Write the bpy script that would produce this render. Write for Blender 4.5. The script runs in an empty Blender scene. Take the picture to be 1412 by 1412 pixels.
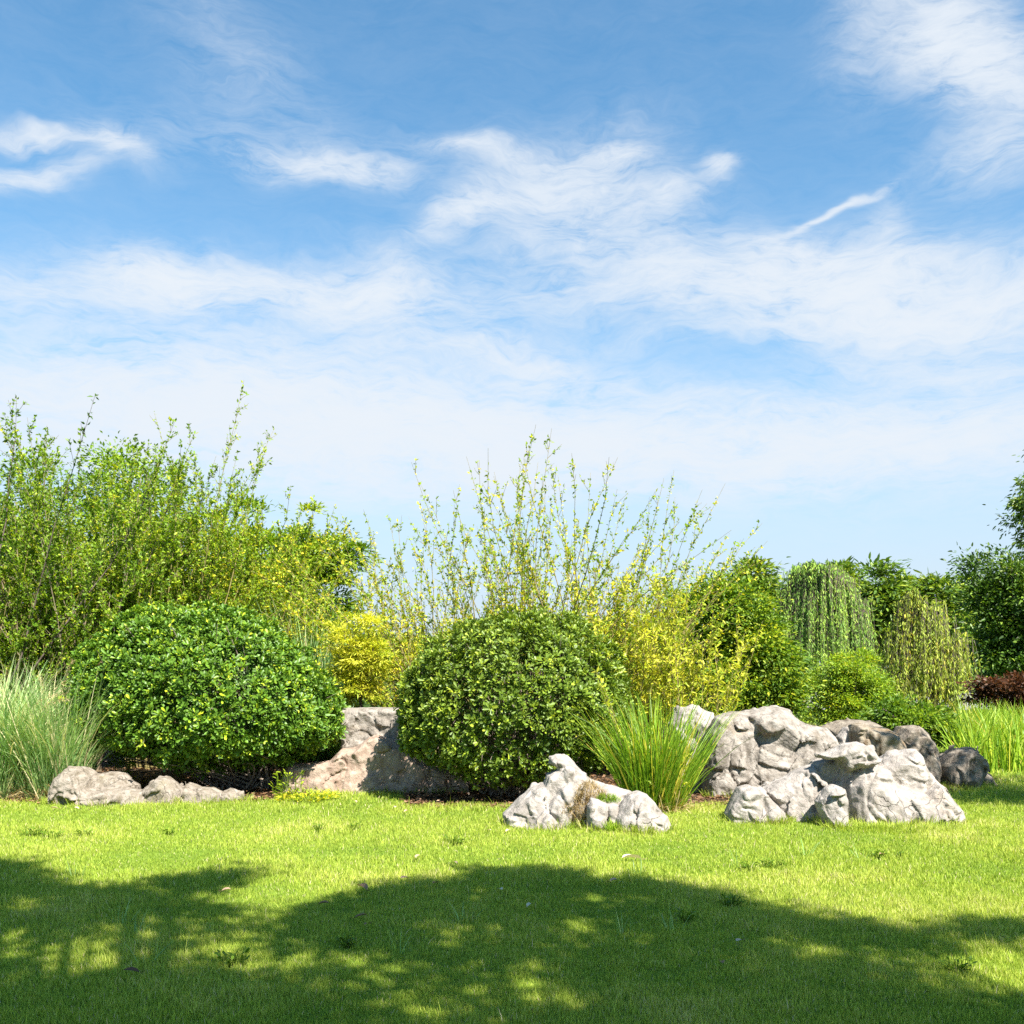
import bpy, math, random
import numpy as np
from math import radians, pi

# ---------------------------------------------------------------- camera, sky, sun, exposure
H = 1.5            # eye height
F = 1412.0         # focal length in photo pixels
HV = 920.0         # horizon row in the photo
scene = bpy.context.scene
cd = bpy.data.cameras.new('camera'); cam = bpy.data.objects.new('camera', cd)
scene.collection.objects.link(cam); scene.camera = cam
cam.location = (0, 0, H); cam.rotation_euler = (radians(90), 0, 0)
cd.sensor_width = 36; cd.lens = 36.0 * F / 1412.0
cd.shift_x = 0; cd.shift_y = (HV - 706) / 1412.0
cd.clip_start = 0.1; cd.clip_end = 3000

SUN_EL = radians(52); SUN_DIR_XY = (0.58, -0.81)
n_ = math.hypot(*SUN_DIR_XY)
S = np.array([SUN_DIR_XY[0]/n_*math.cos(SUN_EL), SUN_DIR_XY[1]/n_*math.cos(SUN_EL), math.sin(SUN_EL)])
ld = bpy.data.lights.new('sun', 'SUN'); sun = bpy.data.objects.new('sun', ld)
scene.collection.objects.link(sun)
ld.energy = 4.9; ld.angle = radians(0.55); ld.color = (1.0, 0.955, 0.88)
from mathutils import Vector
sun.rotation_euler = Vector(S).to_track_quat('Z', 'Y').to_euler(); sun.location = (20, -12, 30)

scene.view_settings.view_transform = 'Standard'; scene.view_settings.look = 'None'
scene.view_settings.exposure = 1.6; scene.view_settings.gamma = 1.0
scene.render.engine = 'CYCLES'
scene.cycles.max_bounces = 8; scene.cycles.diffuse_bounces = 4; scene.cycles.glossy_bounces = 2
scene.cycles.transmission_bounces = 4; scene.cycles.transparent_max_bounces = 4
scene.cycles.use_adaptive_sampling = True; scene.cycles.adaptive_threshold = 0.015
scene.cycles.use_denoising = False

world = bpy.data.worlds.new("World"); scene.world = world; world.use_nodes = True
def build_world():
    nt = world.node_tree; N = nt.nodes; L = nt.links
    N.clear()
    out = N.new('ShaderNodeOutputWorld'); bg = N.new('ShaderNodeBackground')
    L.new(bg.outputs[0], out.inputs[0])
    sky = N.new('ShaderNodeTexSky'); sky.sky_type = 'NISHITA'; sky.sun_disc = False
    sky.sun_elevation = SUN_EL; sky.sun_rotation = math.atan2(S[0], S[1])
    sky.air_density = 1.0; sky.dust_density = 0.2; sky.ozone_density = 1.6; sky.altitude = 0
    bg.inputs[1].default_value = 0.076
    def math_(op, a, b=None, c=None, clamp=False):
        m = N.new('ShaderNodeMath'); m.operation = op; m.use_clamp = clamp
        for i, v in enumerate((a, b, c)):
            if v is None: continue
            if isinstance(v, (int, float)): m.inputs[i].default_value = v
            else: L.new(v, m.inputs[i])
        return m.outputs[0]
    def vm(op, a, b=None):
        m = N.new('ShaderNodeVectorMath'); m.operation = op
        for i, v in enumerate((a, b)):
            if v is None: continue
            if isinstance(v, (tuple, list)): m.inputs[i].default_value = v
            else: L.new(v, m.inputs[i])
        return m
    tc = N.new('ShaderNodeTexCoord')
    sp = N.new('ShaderNodeSeparateXYZ'); L.new(tc.outputs['Generated'], sp.inputs[0])
    x, y, z = sp.outputs
    az = math_('ARCTAN2', x, y)
    hyp = math_('SQRT', math_('ADD', math_('MULTIPLY', x, x), math_('MULTIPLY', y, y)))
    el = math_('ARCTAN2', z, hyp)
    cm = N.new('ShaderNodeCombineXYZ'); L.new(az, cm.inputs[0]); L.new(el, cm.inputs[1])
    P = cm.outputs[0]
    def noise(scale, sx, sy, detail, rough, rot=0.0, off=(0, 0, 0), dist=0.0, src=None, lac=2.0):
        mp = N.new('ShaderNodeMapping'); mp.inputs['Scale'].default_value = (sx, sy, 1)
        mp.inputs['Rotation'].default_value = (0, 0, rot); mp.inputs['Location'].default_value = off
        L.new(src or P, mp.inputs[0])
        n = N.new('ShaderNodeTexNoise'); n.inputs['Scale'].default_value = scale
        n.inputs['Detail'].default_value = detail; n.inputs['Roughness'].default_value = rough
        n.inputs['Distortion'].default_value = dist; n.inputs['Lacunarity'].default_value = lac
        L.new(mp.outputs[0], n.inputs[0]); return n
    # warp the sky coordinates so that the wisps curl
    w1 = noise(7, 1, 1.6, 4, .55, 0, (3, 1, 0))
    wv = vm('SUBTRACT', w1.outputs['Color'], (.5, .5, .5))
    ws = vm('SCALE', wv.outputs[0]); ws.inputs['Scale'].default_value = .07
    PW = vm('ADD', P, ws.outputs[0]).outputs[0]
    def px(u, v):
        a = math.atan((u - 706) / F); e = math.atan((HV - v) / F * math.cos(a)); return a, e
    blobs = [  # photo column, row, half-widths, amount, tilt
        (215, 385, 80, 28, 1.2, 0), (350, 395, 120, 24, 1.0, .05), (520, 405, 75, 32, 1.05, 0), (40, 405, 70, 24, .45, 0), (300, 425, 240, 14, .15, .02),
        (640, 430, 110, 30, .28, 0), (440, 238, 80, 16, .8, .03), (515, 238, 40, 14, .5, 0), (1000, 233, 22, 10, .9, 0),
        (670, 210, 80, 11, .7, .05), (850, 204, 38, 10, .7, .1), (765, 245, 110, 34, .55, -.25), (640, 302, 55, 14, .95, -.35),
        (830, 285, 110, 42, .6, .15), (930, 268, 35, 16, .5, 0), (780, 340, 110, 22, .4, .1),
        (960, 400, 200, 36, .85, .05), (1170, 400, 140, 44, 1.25, .14), (1095, 345, 70, 12, .7, .3), (1350, 430, 110, 30, .8, 0), (1120, 452, 260, 14, .35, -.03),
        (1135, 287, 58, 4.5, 1.1, -.32), (1215, 300, 24, 30, .3, 0),
        (1310, 35, 66, 42, .95, .5), (1375, 95, 66, 34, 1.0, .4), (1395, 205, 75, 30, .55, 0), (1190, 50, 40, 50, .25, 0),
        (50, 186, 50, 8, .9, .02), (35, 242, 70, 13, .8, -.18), (165, 208, 38, 13, .9, .25), (330, 90, 100, 45, .16, .5), (350, 205, 150, 30, .14, 0),
        (260, 580, 420, 48, 1.3, .03), (620, 585, 390, 54, 1.3, .12), (1250, 590, 230, 46, .9, 0), (500, 478, 200, 14, .3, .0), (1330, 500, 150, 20, .4, .1), (740, 505, 150, 20, .6, .2),
        (700, 650, 900, 50, .5, 0),
    ]
    tot = None
    for (u, v, su, sv, amp, tilt) in blobs:
        a, e = px(u, v)
        d = vm('SUBTRACT', PW, (a, e, 0))
        mp = N.new('ShaderNodeMapping'); mp.vector_type = 'POINT'
        mp.inputs['Rotation'].default_value = (0, 0, tilt)
        L.new(d.outputs[0], mp.inputs[0])
        q = vm('MULTIPLY', mp.outputs[0], (F / su, F / sv, 0))
        dd = vm('DOT_PRODUCT', q.outputs[0], q.outputs[0])
        g = math_('MULTIPLY', math_('EXPONENT', math_('MULTIPLY', dd.outputs['Value'], -.8)), amp)
        tot = g if tot is None else math_('ADD', tot, g)
    # fibrous texture
    n1 = noise(9, 1, 2.4, 9, .62, .12, (0, 0, 0), .5, PW)
    n2 = noise(22, 1, 3.2, 8, .66, -.35, (5, 2, 0), .8, PW)
    n3 = noise(48, .5, 3.2, 6, .72, .7, (1, 7, 0), .5, PW)
    f = math_('ADD', math_('MULTIPLY', n1.outputs[0], .36), math_('MULTIPLY', n2.outputs[0], .38))
    f = math_('ADD', f, math_('MULTIPLY', n3.outputs[0], .26))          # about .5 mean
    f = math_('MULTIPLY', math_('SUBTRACT', f, .39), 6.0, clamp=False)  # .0 .. 1.3
    f = math_('MINIMUM', math_('MAXIMUM', f, .0), 1.5)
    # thin places follow the fibres, thick veils are smoother
    soft = math_('MULTIPLY', tot, math_('ADD', math_('MULTIPLY', f, .95), .10))
    thick = math_('MULTIPLY', math_('MULTIPLY', tot, tot), .15)
    dens = math_('ADD', soft, thick)
    veil = math_('MULTIPLY', f, .03)
    dens = math_('ADD', dens, veil)
    dens = math_('SUBTRACT', 1.0, math_('EXPONENT', math_('MULTIPLY', dens, -1.85)))
    up = math_('MULTIPLY', math_('ADD', z, .01), 60, clamp=True)
    dens = math_('MULTIPLY', dens, up, clamp=True)
    mix = N.new('ShaderNodeMix'); mix.data_type = 'RGBA'
    L.new(dens, mix.inputs[0])
    gm = N.new('ShaderNodeGamma'); gm.inputs[1].default_value = 1.0
    tn = vm('MULTIPLY', sky.outputs[0], (.55, .90, .96))
    hz = N.new('ShaderNodeMix'); hz.data_type = 'RGBA'
    eh = math_('MULTIPLY', el, 1 / .25)
    L.new(math_('MULTIPLY', math_('EXPONENT', math_('MULTIPLY', math_('MULTIPLY', eh, eh), -1)), .95), hz.inputs[0])
    L.new(tn.outputs[0], hz.inputs[6]); hz.inputs[7].default_value = (2.95, 3.3, 3.85, 1)
    L.new(hz.outputs[2], mix.inputs[6])
    mix.inputs[7].default_value = (3.6, 3.88, 4.2, 1)
    L.new(mix.outputs[2], bg.inputs[0])
build_world()

# ---------------------------------------------------------------- helpers
C = scene.collection
rs = np.random.RandomState(7)
def R(a, b, n=None): return rs.uniform(a, b, n)
def at(u, v, Y): return np.array([(u - 706) / F * Y, Y, H + (HV - v) / F * Y])
def gx(u, Y): return (u - 706) / F * Y
def gY(v): return H * F / (v - HV)
def unit(v): return v / np.maximum(np.linalg.norm(v, axis=-1, keepdims=True), 1e-9)
def rand_unit(n): return unit(rs.normal(size=(n, 3)))

def mesh_obj(name, V, faces, mat, parent=None, loc=(0, 0, 0), smooth=False, tint=None):
    """faces: list of integer arrays (n, k), any k each. One mesh object."""
    V = np.asarray(V, dtype=np.float32) - np.asarray(loc if parent is None else (0, 0, 0), dtype=np.float32)
    if parent is not None: V = V - np.asarray(parent.location[:], dtype=np.float32)
    me = bpy.data.meshes.new(name)
    me.vertices.add(len(V)); me.vertices.foreach_set('co', V.ravel())
    li = np.concatenate([f.ravel() for f in faces]).astype(np.int32)
    cnt = np.concatenate([np.full(len(f), f.shape[1], np.int32) for f in faces])
    st = np.concatenate([[0], np.cumsum(cnt)[:-1]]).astype(np.int32)
    me.loops.add(len(li)); me.loops.foreach_set('vertex_index', li)
    me.polygons.add(len(cnt)); me.polygons.foreach_set('loop_start', st)
    if smooth: me.polygons.foreach_set('use_smooth', np.ones(len(cnt), dtype=bool))
    if tint is not None:
        a = me.attributes.new('tint', 'FLOAT', 'POINT'); a.data.foreach_set('value', np.asarray(tint, dtype=np.float32))
    me.update(calc_edges=True)
    me.materials.append(mat)
    o = bpy.data.objects.new(name, me); C.objects.link(o)
    if parent is not None: o.parent = parent
    else: o.location = loc
    return o
def tag(o, label=None, cat=None, group=None, kind=None):
    if label: o['label'] = label
    if cat: o['category'] = cat
    if group: o['group'] = group
    if kind: o['kind'] = kind
    return o
def empty(name, loc, label, cat, group=None):
    o = bpy.data.objects.new(name, None); C.objects.link(o); o.location = loc
    o.empty_display_size = .2
    return tag(o, label, cat, group)

class Bag:
    """collects pieces of one mesh"""
    def __init__(s): s.V = []; s.F = {}; s.T = []; s.n = 0
    def add(s, V, F, T):
        s.V.append(V.reshape(-1, 3)); s.T.append(np.broadcast_to(T, (len(s.V[-1]),)).astype(np.float32))
        s.F.setdefault(F.shape[1], []).append(F + s.n); s.n += len(s.V[-1])
    def build(s, name, mat, parent=None, **k):
        return mesh_obj(name, np.concatenate(s.V), [np.concatenate(f) for f in s.F.values()], mat, parent, tint=np.concatenate(s.T), **k)

def leaves(bag, P, A, Nn, L, W, tint, shape='diamond', fold=.25, droop=0.0):
    """one leaf per row: base P, along A, facing Nn"""
    n = len(P); A = unit(A); B = unit(np.cross(Nn, A)); Nn = np.cross(A, B)
    L = np.broadcast_to(L, (n,))[:, None]; W = np.broadcast_to(W, (n,))[:, None] * .5
    tint = np.broadcast_to(tint, (n,))
    if shape == 'diamond':
        m = P + A * L * .45
        V = np.stack([P, m + B * W + Nn * W * fold, P + A * L - Nn * L * droop, m - B * W + Nn * W * fold], 1)
        F = np.array([[0, 1, 2], [0, 2, 3]])
        bag.add(V, (np.arange(n)[:, None, None] * 4 + F).reshape(-1, 3), np.repeat(tint, 4))
    else:
        a, b, wa, wb = {'oval': (.32, .75, .8, .85), 'obovate': (.4, .8, .62, 1.0), 'lance': (.25, .65, .9, .8)}[shape]
        V = np.stack([P, P + A * L * a + B * W * wa + Nn * W * fold, P + A * L * b + B * W * wb + Nn * (W * fold - L * droop * .5),
                      P + A * L - Nn * L * droop,
                      P + A * L * b - B * W * wb + Nn * (W * fold - L * droop * .5), P + A * L * a - B * W * wa + Nn * W * fold], 1)
        F = np.array([[0, 1, 2, 3], [0, 3, 4, 5]])
        bag.add(V, (np.arange(n)[:, None, None] * 6 + F).reshape(-1, 4), np.repeat(tint, 6))

def tubes(bag, Q, rad, sides=5, tint=.5):
    """Q (n,K,3) polylines, rad (n,K)"""
    n, K, _ = Q.shape
    T = np.gradient(Q, axis=1); T = unit(T)
    ref = np.tile(np.array([[.31, .95, .05]]), (n, 1)); ref = np.broadcast_to(ref[:, None], T.shape)
    B = unit(np.cross(T, ref)); D = np.cross(T, B)
    ang = np.arange(sides) * 2 * pi / sides
    V = Q[:, :, None] + rad[:, :, None, None] * (np.cos(ang)[:, None] * B[:, :, None] + np.sin(ang)[:, None] * D[:, :, None])
    i = np.arange(n)[:, None, None] * K * sides + np.arange(K - 1)[None, :, None] * sides
    j = np.arange(sides); j2 = (j + 1) % sides
    F = np.stack([i + j, i + j2, i + j2 + sides, i + j + sides], -1).reshape(-1, 4)
    bag.add(V, F, tint)

def ribbons(bag, root, az, tilt, L, W, bend, tint, K=5, twist=None):
    """grass blades: root (n,3), start tilt from vertical towards az, bending over by 'bend' radians"""
    n = len(root); t = np.linspace(0, 1, K)
    d = np.stack([np.cos(az), np.sin(az), 0 * az], 1)
    side = np.stack([-np.sin(az), np.cos(az), 0 * az], 1)
    if twist is not None:
        side = side * np.cos(twist)[:, None] + d * np.sin(twist)[:, None]
    L = np.broadcast_to(L, (n,)); W = np.broadcast_to(W, (n,))
    th = tilt[:, None] + bend[:, None] * t[None] ** 1.6
    step = L[:, None] / (K - 1)
    dx = np.concatenate([np.zeros((n, 1)), np.cumsum(np.sin(th[:, :-1]) * step, 1)], 1)
    dz = np.concatenate([np.zeros((n, 1)), np.cumsum(np.cos(th[:, :-1]) * step, 1)], 1)
    Q = root[:, None] + d[:, None] * dx[..., None] + np.array([0, 0, 1.]) * dz[..., None]
    w = W[:, None] * .5 * np.minimum(1, (1 - t)[None] * 1.9 + .06) ** .8
    V = np.stack([Q - side[:, None] * w[..., None], Q + side[:, None] * w[..., None]], 2)   # n,K,2,3
    i = np.arange(n)[:, None] * K * 2 + np.arange(K - 1)[None] * 2
    F = np.stack([i, i + 1, i + 3, i + 2], -1).reshape(-1, 4)
    bag.add(V, F, np.repeat(np.broadcast_to(tint, (n,)), K * 2))

# ---- numpy noise
_perm = np.random.RandomState(3).permutation(256); _perm = np.concatenate([_perm] * 3)
_grad = unit(np.random.RandomState(4).normal(size=(256, 3)))
def perlin(p):
    pi_ = np.floor(p).astype(np.int64); f = p - pi_; pi_ &= 255
    u = f * f * f * (f * (f * 6 - 15) + 10)
    r = 0
    for dx in (0, 1):
        for dy in (0, 1):
            for dz in (0, 1):
                h = _perm[_perm[_perm[(pi_[:, 0] + dx) & 255] + ((pi_[:, 1] + dy) & 255)] + ((pi_[:, 2] + dz) & 255)]
                g = (_grad[h] * (f - np.array([dx, dy, dz]))).sum(1)
                r = r + g * np.where(dx, u[:, 0], 1 - u[:, 0]) * np.where(dy, u[:, 1], 1 - u[:, 1]) * np.where(dz, u[:, 2], 1 - u[:, 2])
    return r * 1.6
def fbm(p, o=4, g=.5):
    r = 0; a = 1
    for i in range(o): r = r + a * perlin(p + 17.3 * i); p = p * 2.03; a *= g
    return r

# ---------------------------------------------------------------- materials
def new_mat(name):
    m = bpy.data.materials.new(name); m.use_nodes = True
    nt = m.node_tree; nt.nodes.clear()
    return m, nt.nodes, nt.links
def ramp(N, stops):
    r = N.new('ShaderNodeValToRGB'); e = r.color_ramp.elements
    while len(e) < len(stops): e.new(.5)
    for k, (p, c) in enumerate(stops): e[k].position = p; e[k].color = (*c, 1)
    return r
def leaf_mat(name, stops, trans=.35, rough=.5, spec=.35, tcol=(1.25, 1.2, .5), island=.35):
    m, N, L = new_mat(name)
    at_ = N.new('ShaderNodeAttribute'); at_.attribute_name = 'tint'
    r = ramp(N, stops)
    ge = N.new('ShaderNodeNewGeometry')
    hs = N.new('ShaderNodeHueSaturation')
    L.new(at_.outputs['Fac'], r.inputs[0])
    mr = N.new('ShaderNodeMapRange'); mr.inputs['To Min'].default_value = 1 - island; mr.inputs['To Max'].default_value = 1 + island
    L.new(ge.outputs['Random Per Island'], mr.inputs[0])
    L.new(mr.outputs[0], hs.inputs['Value']); L.new(r.outputs[0], hs.inputs['Color'])
    b = N.new('ShaderNodeBsdfPrincipled'); b.inputs['Roughness'].default_value = rough
    b.inputs['Specular IOR Level'].default_value = spec
    L.new(hs.outputs[0], b.inputs['Base Color'])
    t = N.new('ShaderNodeBsdfTranslucent')
    mu = N.new('ShaderNodeMix'); mu.data_type = 'RGBA'; mu.blend_type = 'MULTIPLY'; mu.inputs[0].default_value = 1
    mu.inputs[7].default_value = (*tcol, 1); L.new(hs.outputs[0], mu.inputs[6]); L.new(mu.outputs[2], t.inputs[0])
    mx = N.new('ShaderNodeMixShader'); mx.inputs[0].default_value = trans
    L.new(b.outputs[0], mx.inputs[1]); L.new(t.outputs[0], mx.inputs[2])
    o = N.new('ShaderNodeOutputMaterial'); L.new(mx.outputs[0], o.inputs[0])
    return m
def bark_mat(name, c0, c1, scale=14, rough=.85):
    m, N, L = new_mat(name)
    tc = N.new('ShaderNodeTexCoord'); n = N.new('ShaderNodeTexNoise'); n.inputs['Scale'].default_value = scale; n.inputs['Detail'].default_value = 5
    L.new(tc.outputs['Object'], n.inputs[0])
    r = ramp(N, [(.3, c0), (.7, c1)]); L.new(n.outputs[0], r.inputs[0])
    b = N.new('ShaderNodeBsdfPrincipled'); b.inputs['Roughness'].default_value = rough; L.new(r.outputs[0], b.inputs['Base Color'])
    bp = N.new('ShaderNodeBump'); bp.inputs['Strength'].default_value = .5; bp.inputs['Distance'].default_value = .02
    L.new(n.outputs[0], bp.inputs['Height']); L.new(bp.outputs[0], b.inputs['Normal'])
    o = N.new('ShaderNodeOutputMaterial'); L.new(b.outputs[0], o.inputs[0]); return m
def rock_mat(name, base, pale, stain, ochre, ochre_amt=.5, stain_amt=.5, scale=1.0, seed=0.0):
    m, N, L = new_mat(name)
    tc = N.new('ShaderNodeTexCoord')
    mp = N.new('ShaderNodeMapping'); mp.inputs['Location'].default_value = (seed, seed * .7, seed * 1.3); L.new(tc.outputs['Object'], mp.inputs[0])
    def noise(s, d, r=.6, dist=0, sc=(1, 1, 1)):
        q = N.new('ShaderNodeMapping'); q.inputs['Scale'].default_value = sc; L.new(mp.outputs[0], q.inputs[0])
        n = N.new('ShaderNodeTexNoise'); n.inputs['Scale'].default_value = s * scale; n.inputs['Detail'].default_value = d
        n.inputs['Roughness'].default_value = r; n.inputs['Distortion'].default_value = dist; L.new(q.outputs[0], n.inputs[0]); return n.outputs[0]
    def mix(f, a, b):
        x = N.new('ShaderNodeMix'); x.data_type = 'RGBA'
        if isinstance(f, float): x.inputs[0].default_value = f
        else: L.new(f, x.inputs[0])
        for i, v in ((6, a), (7, b)):
            if isinstance(v, tuple): x.inputs[i].default_value = (*v, 1)
            else: L.new(v, x.inputs[i])
        return x.outputs[2]
    def rng(v, a, b, lo=0., hi=1.):
        x = N.new('ShaderNodeMapRange'); x.inputs[1].default_value = a; x.inputs[2].default_value = b; x.inputs[3].default_value = lo; x.inputs[4].default_value = hi
        L.new(v, x.inputs[0]); return x.outputs[0]
    big = noise(2.2, 6, .6, .6); mid = noise(9, 8, .65, .4); fine = noise(45, 6, .7); streak = noise(6, 7, .65, .5, (1.6, 1.6, .35))
    col = mix(rng(mid, .38, .62), base, pale)
    col = mix(rng(streak, .47, .68, 0, stain_amt * 1.5), col, stain)
    col = mix(rng(big, .58, .7, 0, ochre_amt), col, ochre)
    dk = tuple(c * .45 for c in stain)
    col = mix(rng(fine, .6, .74, 0, .6), col, dk)
    # hairline cracks
    vo = N.new('ShaderNodeTexVoronoi'); vo.feature = 'DISTANCE_TO_EDGE'; vo.inputs['Scale'].default_value = 3.4 * scale
    wn = N.new('ShaderNodeTexNoise'); wn.inputs['Scale'].default_value = 4 * scale; wn.inputs['Detail'].default_value = 5
    L.new(mp.outputs[0], wn.inputs[0])
    wa = N.new('ShaderNodeVectorMath'); wa.operation = 'MULTIPLY_ADD'; L.new(wn.outputs['Color'], wa.inputs[0]); wa.inputs[1].default_value = (.22, .22, .22); L.new(mp.outputs[0], wa.inputs[2])
    L.new(wa.outputs[0], vo.inputs['Vector'])
    crack = rng(vo.outputs['Distance'], .0, .016, 1, 0)
    gate = rng(noise(1.7, 3), .52, .62)
    cm = N.new('ShaderNodeMath'); cm.operation = 'MULTIPLY'; L.new(crack, cm.inputs[0]); L.new(gate, cm.inputs[1])
    c2 = N.new('ShaderNodeMath'); c2.operation = 'MULTIPLY'; c2.inputs[1].default_value = .6; L.new(cm.outputs[0], c2.inputs[0])
    col = mix(c2.outputs[0], col, dk)
    b = N.new('ShaderNodeBsdfPrincipled'); b.inputs['Roughness'].default_value = .9; b.inputs['Specular IOR Level'].default_value = .2
    L.new(col, b.inputs['Base Color'])
    h = N.new('ShaderNodeMath'); h.operation = 'MULTIPLY_ADD'; h.inputs[1].default_value = .2; L.new(fine, h.inputs[0]); L.new(mid, h.inputs[2])
    h2 = N.new('ShaderNodeMath'); h2.operation = 'MULTIPLY_ADD'; h2.inputs[1].default_value = -.35; L.new(cm.outputs[0], h2.inputs[0]); L.new(h.outputs[0], h2.inputs[2])
    bp = N.new('ShaderNodeBump'); bp.inputs['Strength'].default_value = .85; bp.inputs['Distance'].default_value = .04
    L.new(h2.outputs[0], bp.inputs['Height']); L.new(bp.outputs[0], b.inputs['Normal'])
    o = N.new('ShaderNodeOutputMaterial'); L.new(b.outputs[0], o.inputs[0]); return m
def ground_mat(name, c0, c1, c2, s=3.0):
    m, N, L = new_mat(name)
    tc = N.new('ShaderNodeTexCoord')
    n = N.new('ShaderNodeTexNoise'); n.inputs['Scale'].default_value = s; n.inputs['Detail'].default_value = 9; n.inputs['Roughness'].default_value = .65
    n2 = N.new('ShaderNodeTexNoise'); n2.inputs['Scale'].default_value = s * 14; n2.inputs['Detail'].default_value = 6
    L.new(tc.outputs['Object'], n.inputs[0]); L.new(tc.outputs['Object'], n2.inputs[0])
    r = ramp(N, [(.3, c0), (.5, c1), (.72, c2)]); 
    a = N.new('ShaderNodeMath'); a.operation = 'MULTIPLY_ADD'; a.inputs[1].default_value = .6; L.new(n2.outputs[0], a.inputs[0])
    a2 = N.new('ShaderNodeMath'); a2.operation = 'MULTIPLY'; a2.inputs[1].default_value = .4; L.new(n.outputs[0], a2.inputs[0]); L.new(a2.outputs[0], a.inputs[2])
    L.new(a.outputs[0], r.inputs[0])
    b = N.new('ShaderNodeBsdfPrincipled'); b.inputs['Roughness'].default_value = .95; b.inputs['Specular IOR Level'].default_value = .1
    L.new(r.outputs[0], b.inputs['Base Color'])
    bp = N.new('ShaderNodeBump'); bp.inputs['Strength'].default_value = .6; bp.inputs['Distance'].default_value = .03
    L.new(n2.outputs[0], bp.inputs['Height']); L.new(bp.outputs[0], b.inputs['Normal'])
    o = N.new('ShaderNodeOutputMaterial'); L.new(b.outputs[0], o.inputs[0]); return m

M = {}
M['lawn'] = ground_mat('lawn_soil', (.06, .10, .012), (.12, .19, .02), (.20, .25, .045))
M['soil'] = ground_mat('soil', (.02, .015, .01), (.05, .036, .024), (.10, .075, .05), 5)
M['field'] = ground_mat('field', (.03, .055, .012), (.05, .09, .018), (.08, .11, .03), .6)
M['paving'] = ground_mat('paving', (.20, .19, .18), (.24, .23, .22), (.27, .26, .25), 4)
M['grass'] = leaf_mat('grass_blades', [(0, (0.202, 0.306, 0.036)), (.5, (0.365, 0.452, 0.058)), (.85, (0.511, 0.538, 0.111)), (1, (0.674, 0.538, 0.379))], .4, .55, .25, (1.15, 1.15, .55), .25)
M['box_leaf'] = leaf_mat('glossy_leaf', [(0, (0.043, 0.103, 0.014)), (.5, (0.117, 0.224, 0.021)), (.8, (0.307, 0.414, 0.023)), (1, (0.612, 0.621, 0.035))], .25, .42, .35, (1.2, 1.3, .5), .35)
M['box_leaf_b'] = leaf_mat('olive_leaf', [(0, (0.056, 0.103, 0.016)), (.5, (0.149, 0.224, 0.023)), (.8, (0.319, 0.396, 0.032)), (1, (0.562, 0.584, 0.051))], .25, .44, .35, (1.2, 1.2, .5), .35)
M['shrub_leaf'] = leaf_mat('shrub_leaf', [(0, (0.090, 0.191, 0.013)), (.5, (0.215, 0.334, 0.020)), (.8, (0.394, 0.493, 0.027)), (1, (0.753, 0.636, 0.041))], .42, .5, .35, (1.2, 1.15, .4), .3)
M['yellow_leaf'] = leaf_mat('yellow_leaf', [(0, (0.138, 0.233, 0.020)), (.5, (0.313, 0.407, 0.030)), (.8, (0.534, 0.553, 0.040)), (1, (0.681, 0.640, 0.070))], .42, .5, .3, (1.1, 1.1, .5), .25)
M['dark_leaf'] = leaf_mat('dark_leaf', [(0, (0.028, 0.065, 0.010)), (.5, (0.066, 0.131, 0.014)), (.8, (0.149, 0.232, 0.024)), (1, (0.298, 0.347, 0.032))], .3, .45, .4, (1.2, 1.25, .5), .35)
M['feather_leaf'] = leaf_mat('feather_leaf', [(0, (0.063, 0.140, 0.013)), (.5, (0.165, 0.266, 0.020)), (.8, (0.310, 0.391, 0.027)), (1, (0.517, 0.502, 0.032))], .4, .5, .3, (1.2, 1.2, .45), .3)
M['willow_leaf'] = leaf_mat('willow_leaf', [(0, (0.121, 0.252, 0.046)), (.5, (0.243, 0.413, 0.077)), (.8, (0.413, 0.597, 0.108)), (1, (0.583, 0.734, 0.123))], .4, .5, .3, (1.15, 1.15, .6), .25)
M['ywillow_leaf'] = leaf_mat('yellow_willow_leaf', [(0, (0.216, 0.306, 0.039)), (.5, (0.400, 0.483, 0.065)), (.8, (0.585, 0.628, 0.104)), (1, (0.708, 0.580, 0.091))], .4, .5, .3, (1.15, 1.1, .5), .25)
M['maple_leaf'] = leaf_mat('maple_leaf', [(0, (.035, .02, .01)), (.5, (.075, .035, .015)), (1, (.15, .06, .025))], .35, .5, .3, (1.2, .9, .6), .3)
M['reed'] = leaf_mat('reed_blades', [(0, (0.112, 0.230, 0.019)), (.5, (0.252, 0.405, 0.032)), (.85, (0.448, 0.540, 0.048)), (1, (0.700, 0.540, 0.096))], .4, .45, .35, (1.15, 1.15, .45), .25)
M['silver'] = leaf_mat('silver_blades', [(0, (0.126, 0.255, 0.081)), (.5, (0.270, 0.442, 0.144)), (.85, (0.468, 0.612, 0.234)), (1, (0.828, 0.714, 0.432))], .35, .4, .45, (1.1, 1.1, .6), .25)
M['straw'] = leaf_mat('straw', [(0, (.22, .15, .06)), (.5, (.42, .31, .14)), (1, (.55, .45, .25))], .3, .6, .25, (1.1, 1., .7), .3)
M['dead'] = leaf_mat('dead_leaf', [(0, (.10, .05, .025)), (.5, (.28, .16, .08)), (.8, (.5, .33, .22)), (1, (.62, .54, .38))], .2, .6, .3, (1.1, 1., .7), .2)
M['bark'] = bark_mat('bark', (.05, .035, .025), (.14, .105, .08))
M['twig_grey'] = bark_mat('twig_grey', (.10, .075, .055), (.26, .21, .16))
M['pale_bark'] = bark_mat('pale_bark', (.16, .12, .07), (.34, .27, .17))
M['twig'] = bark_mat('twig', (.15, .12, .035), (.32, .26, .09))
M['rock'] = rock_mat('limestone', (0.254, 0.224, 0.197), (0.382, 0.341, 0.302), (0.166, 0.145, 0.121), (0.282, 0.205, 0.115), .35, .5)
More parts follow.
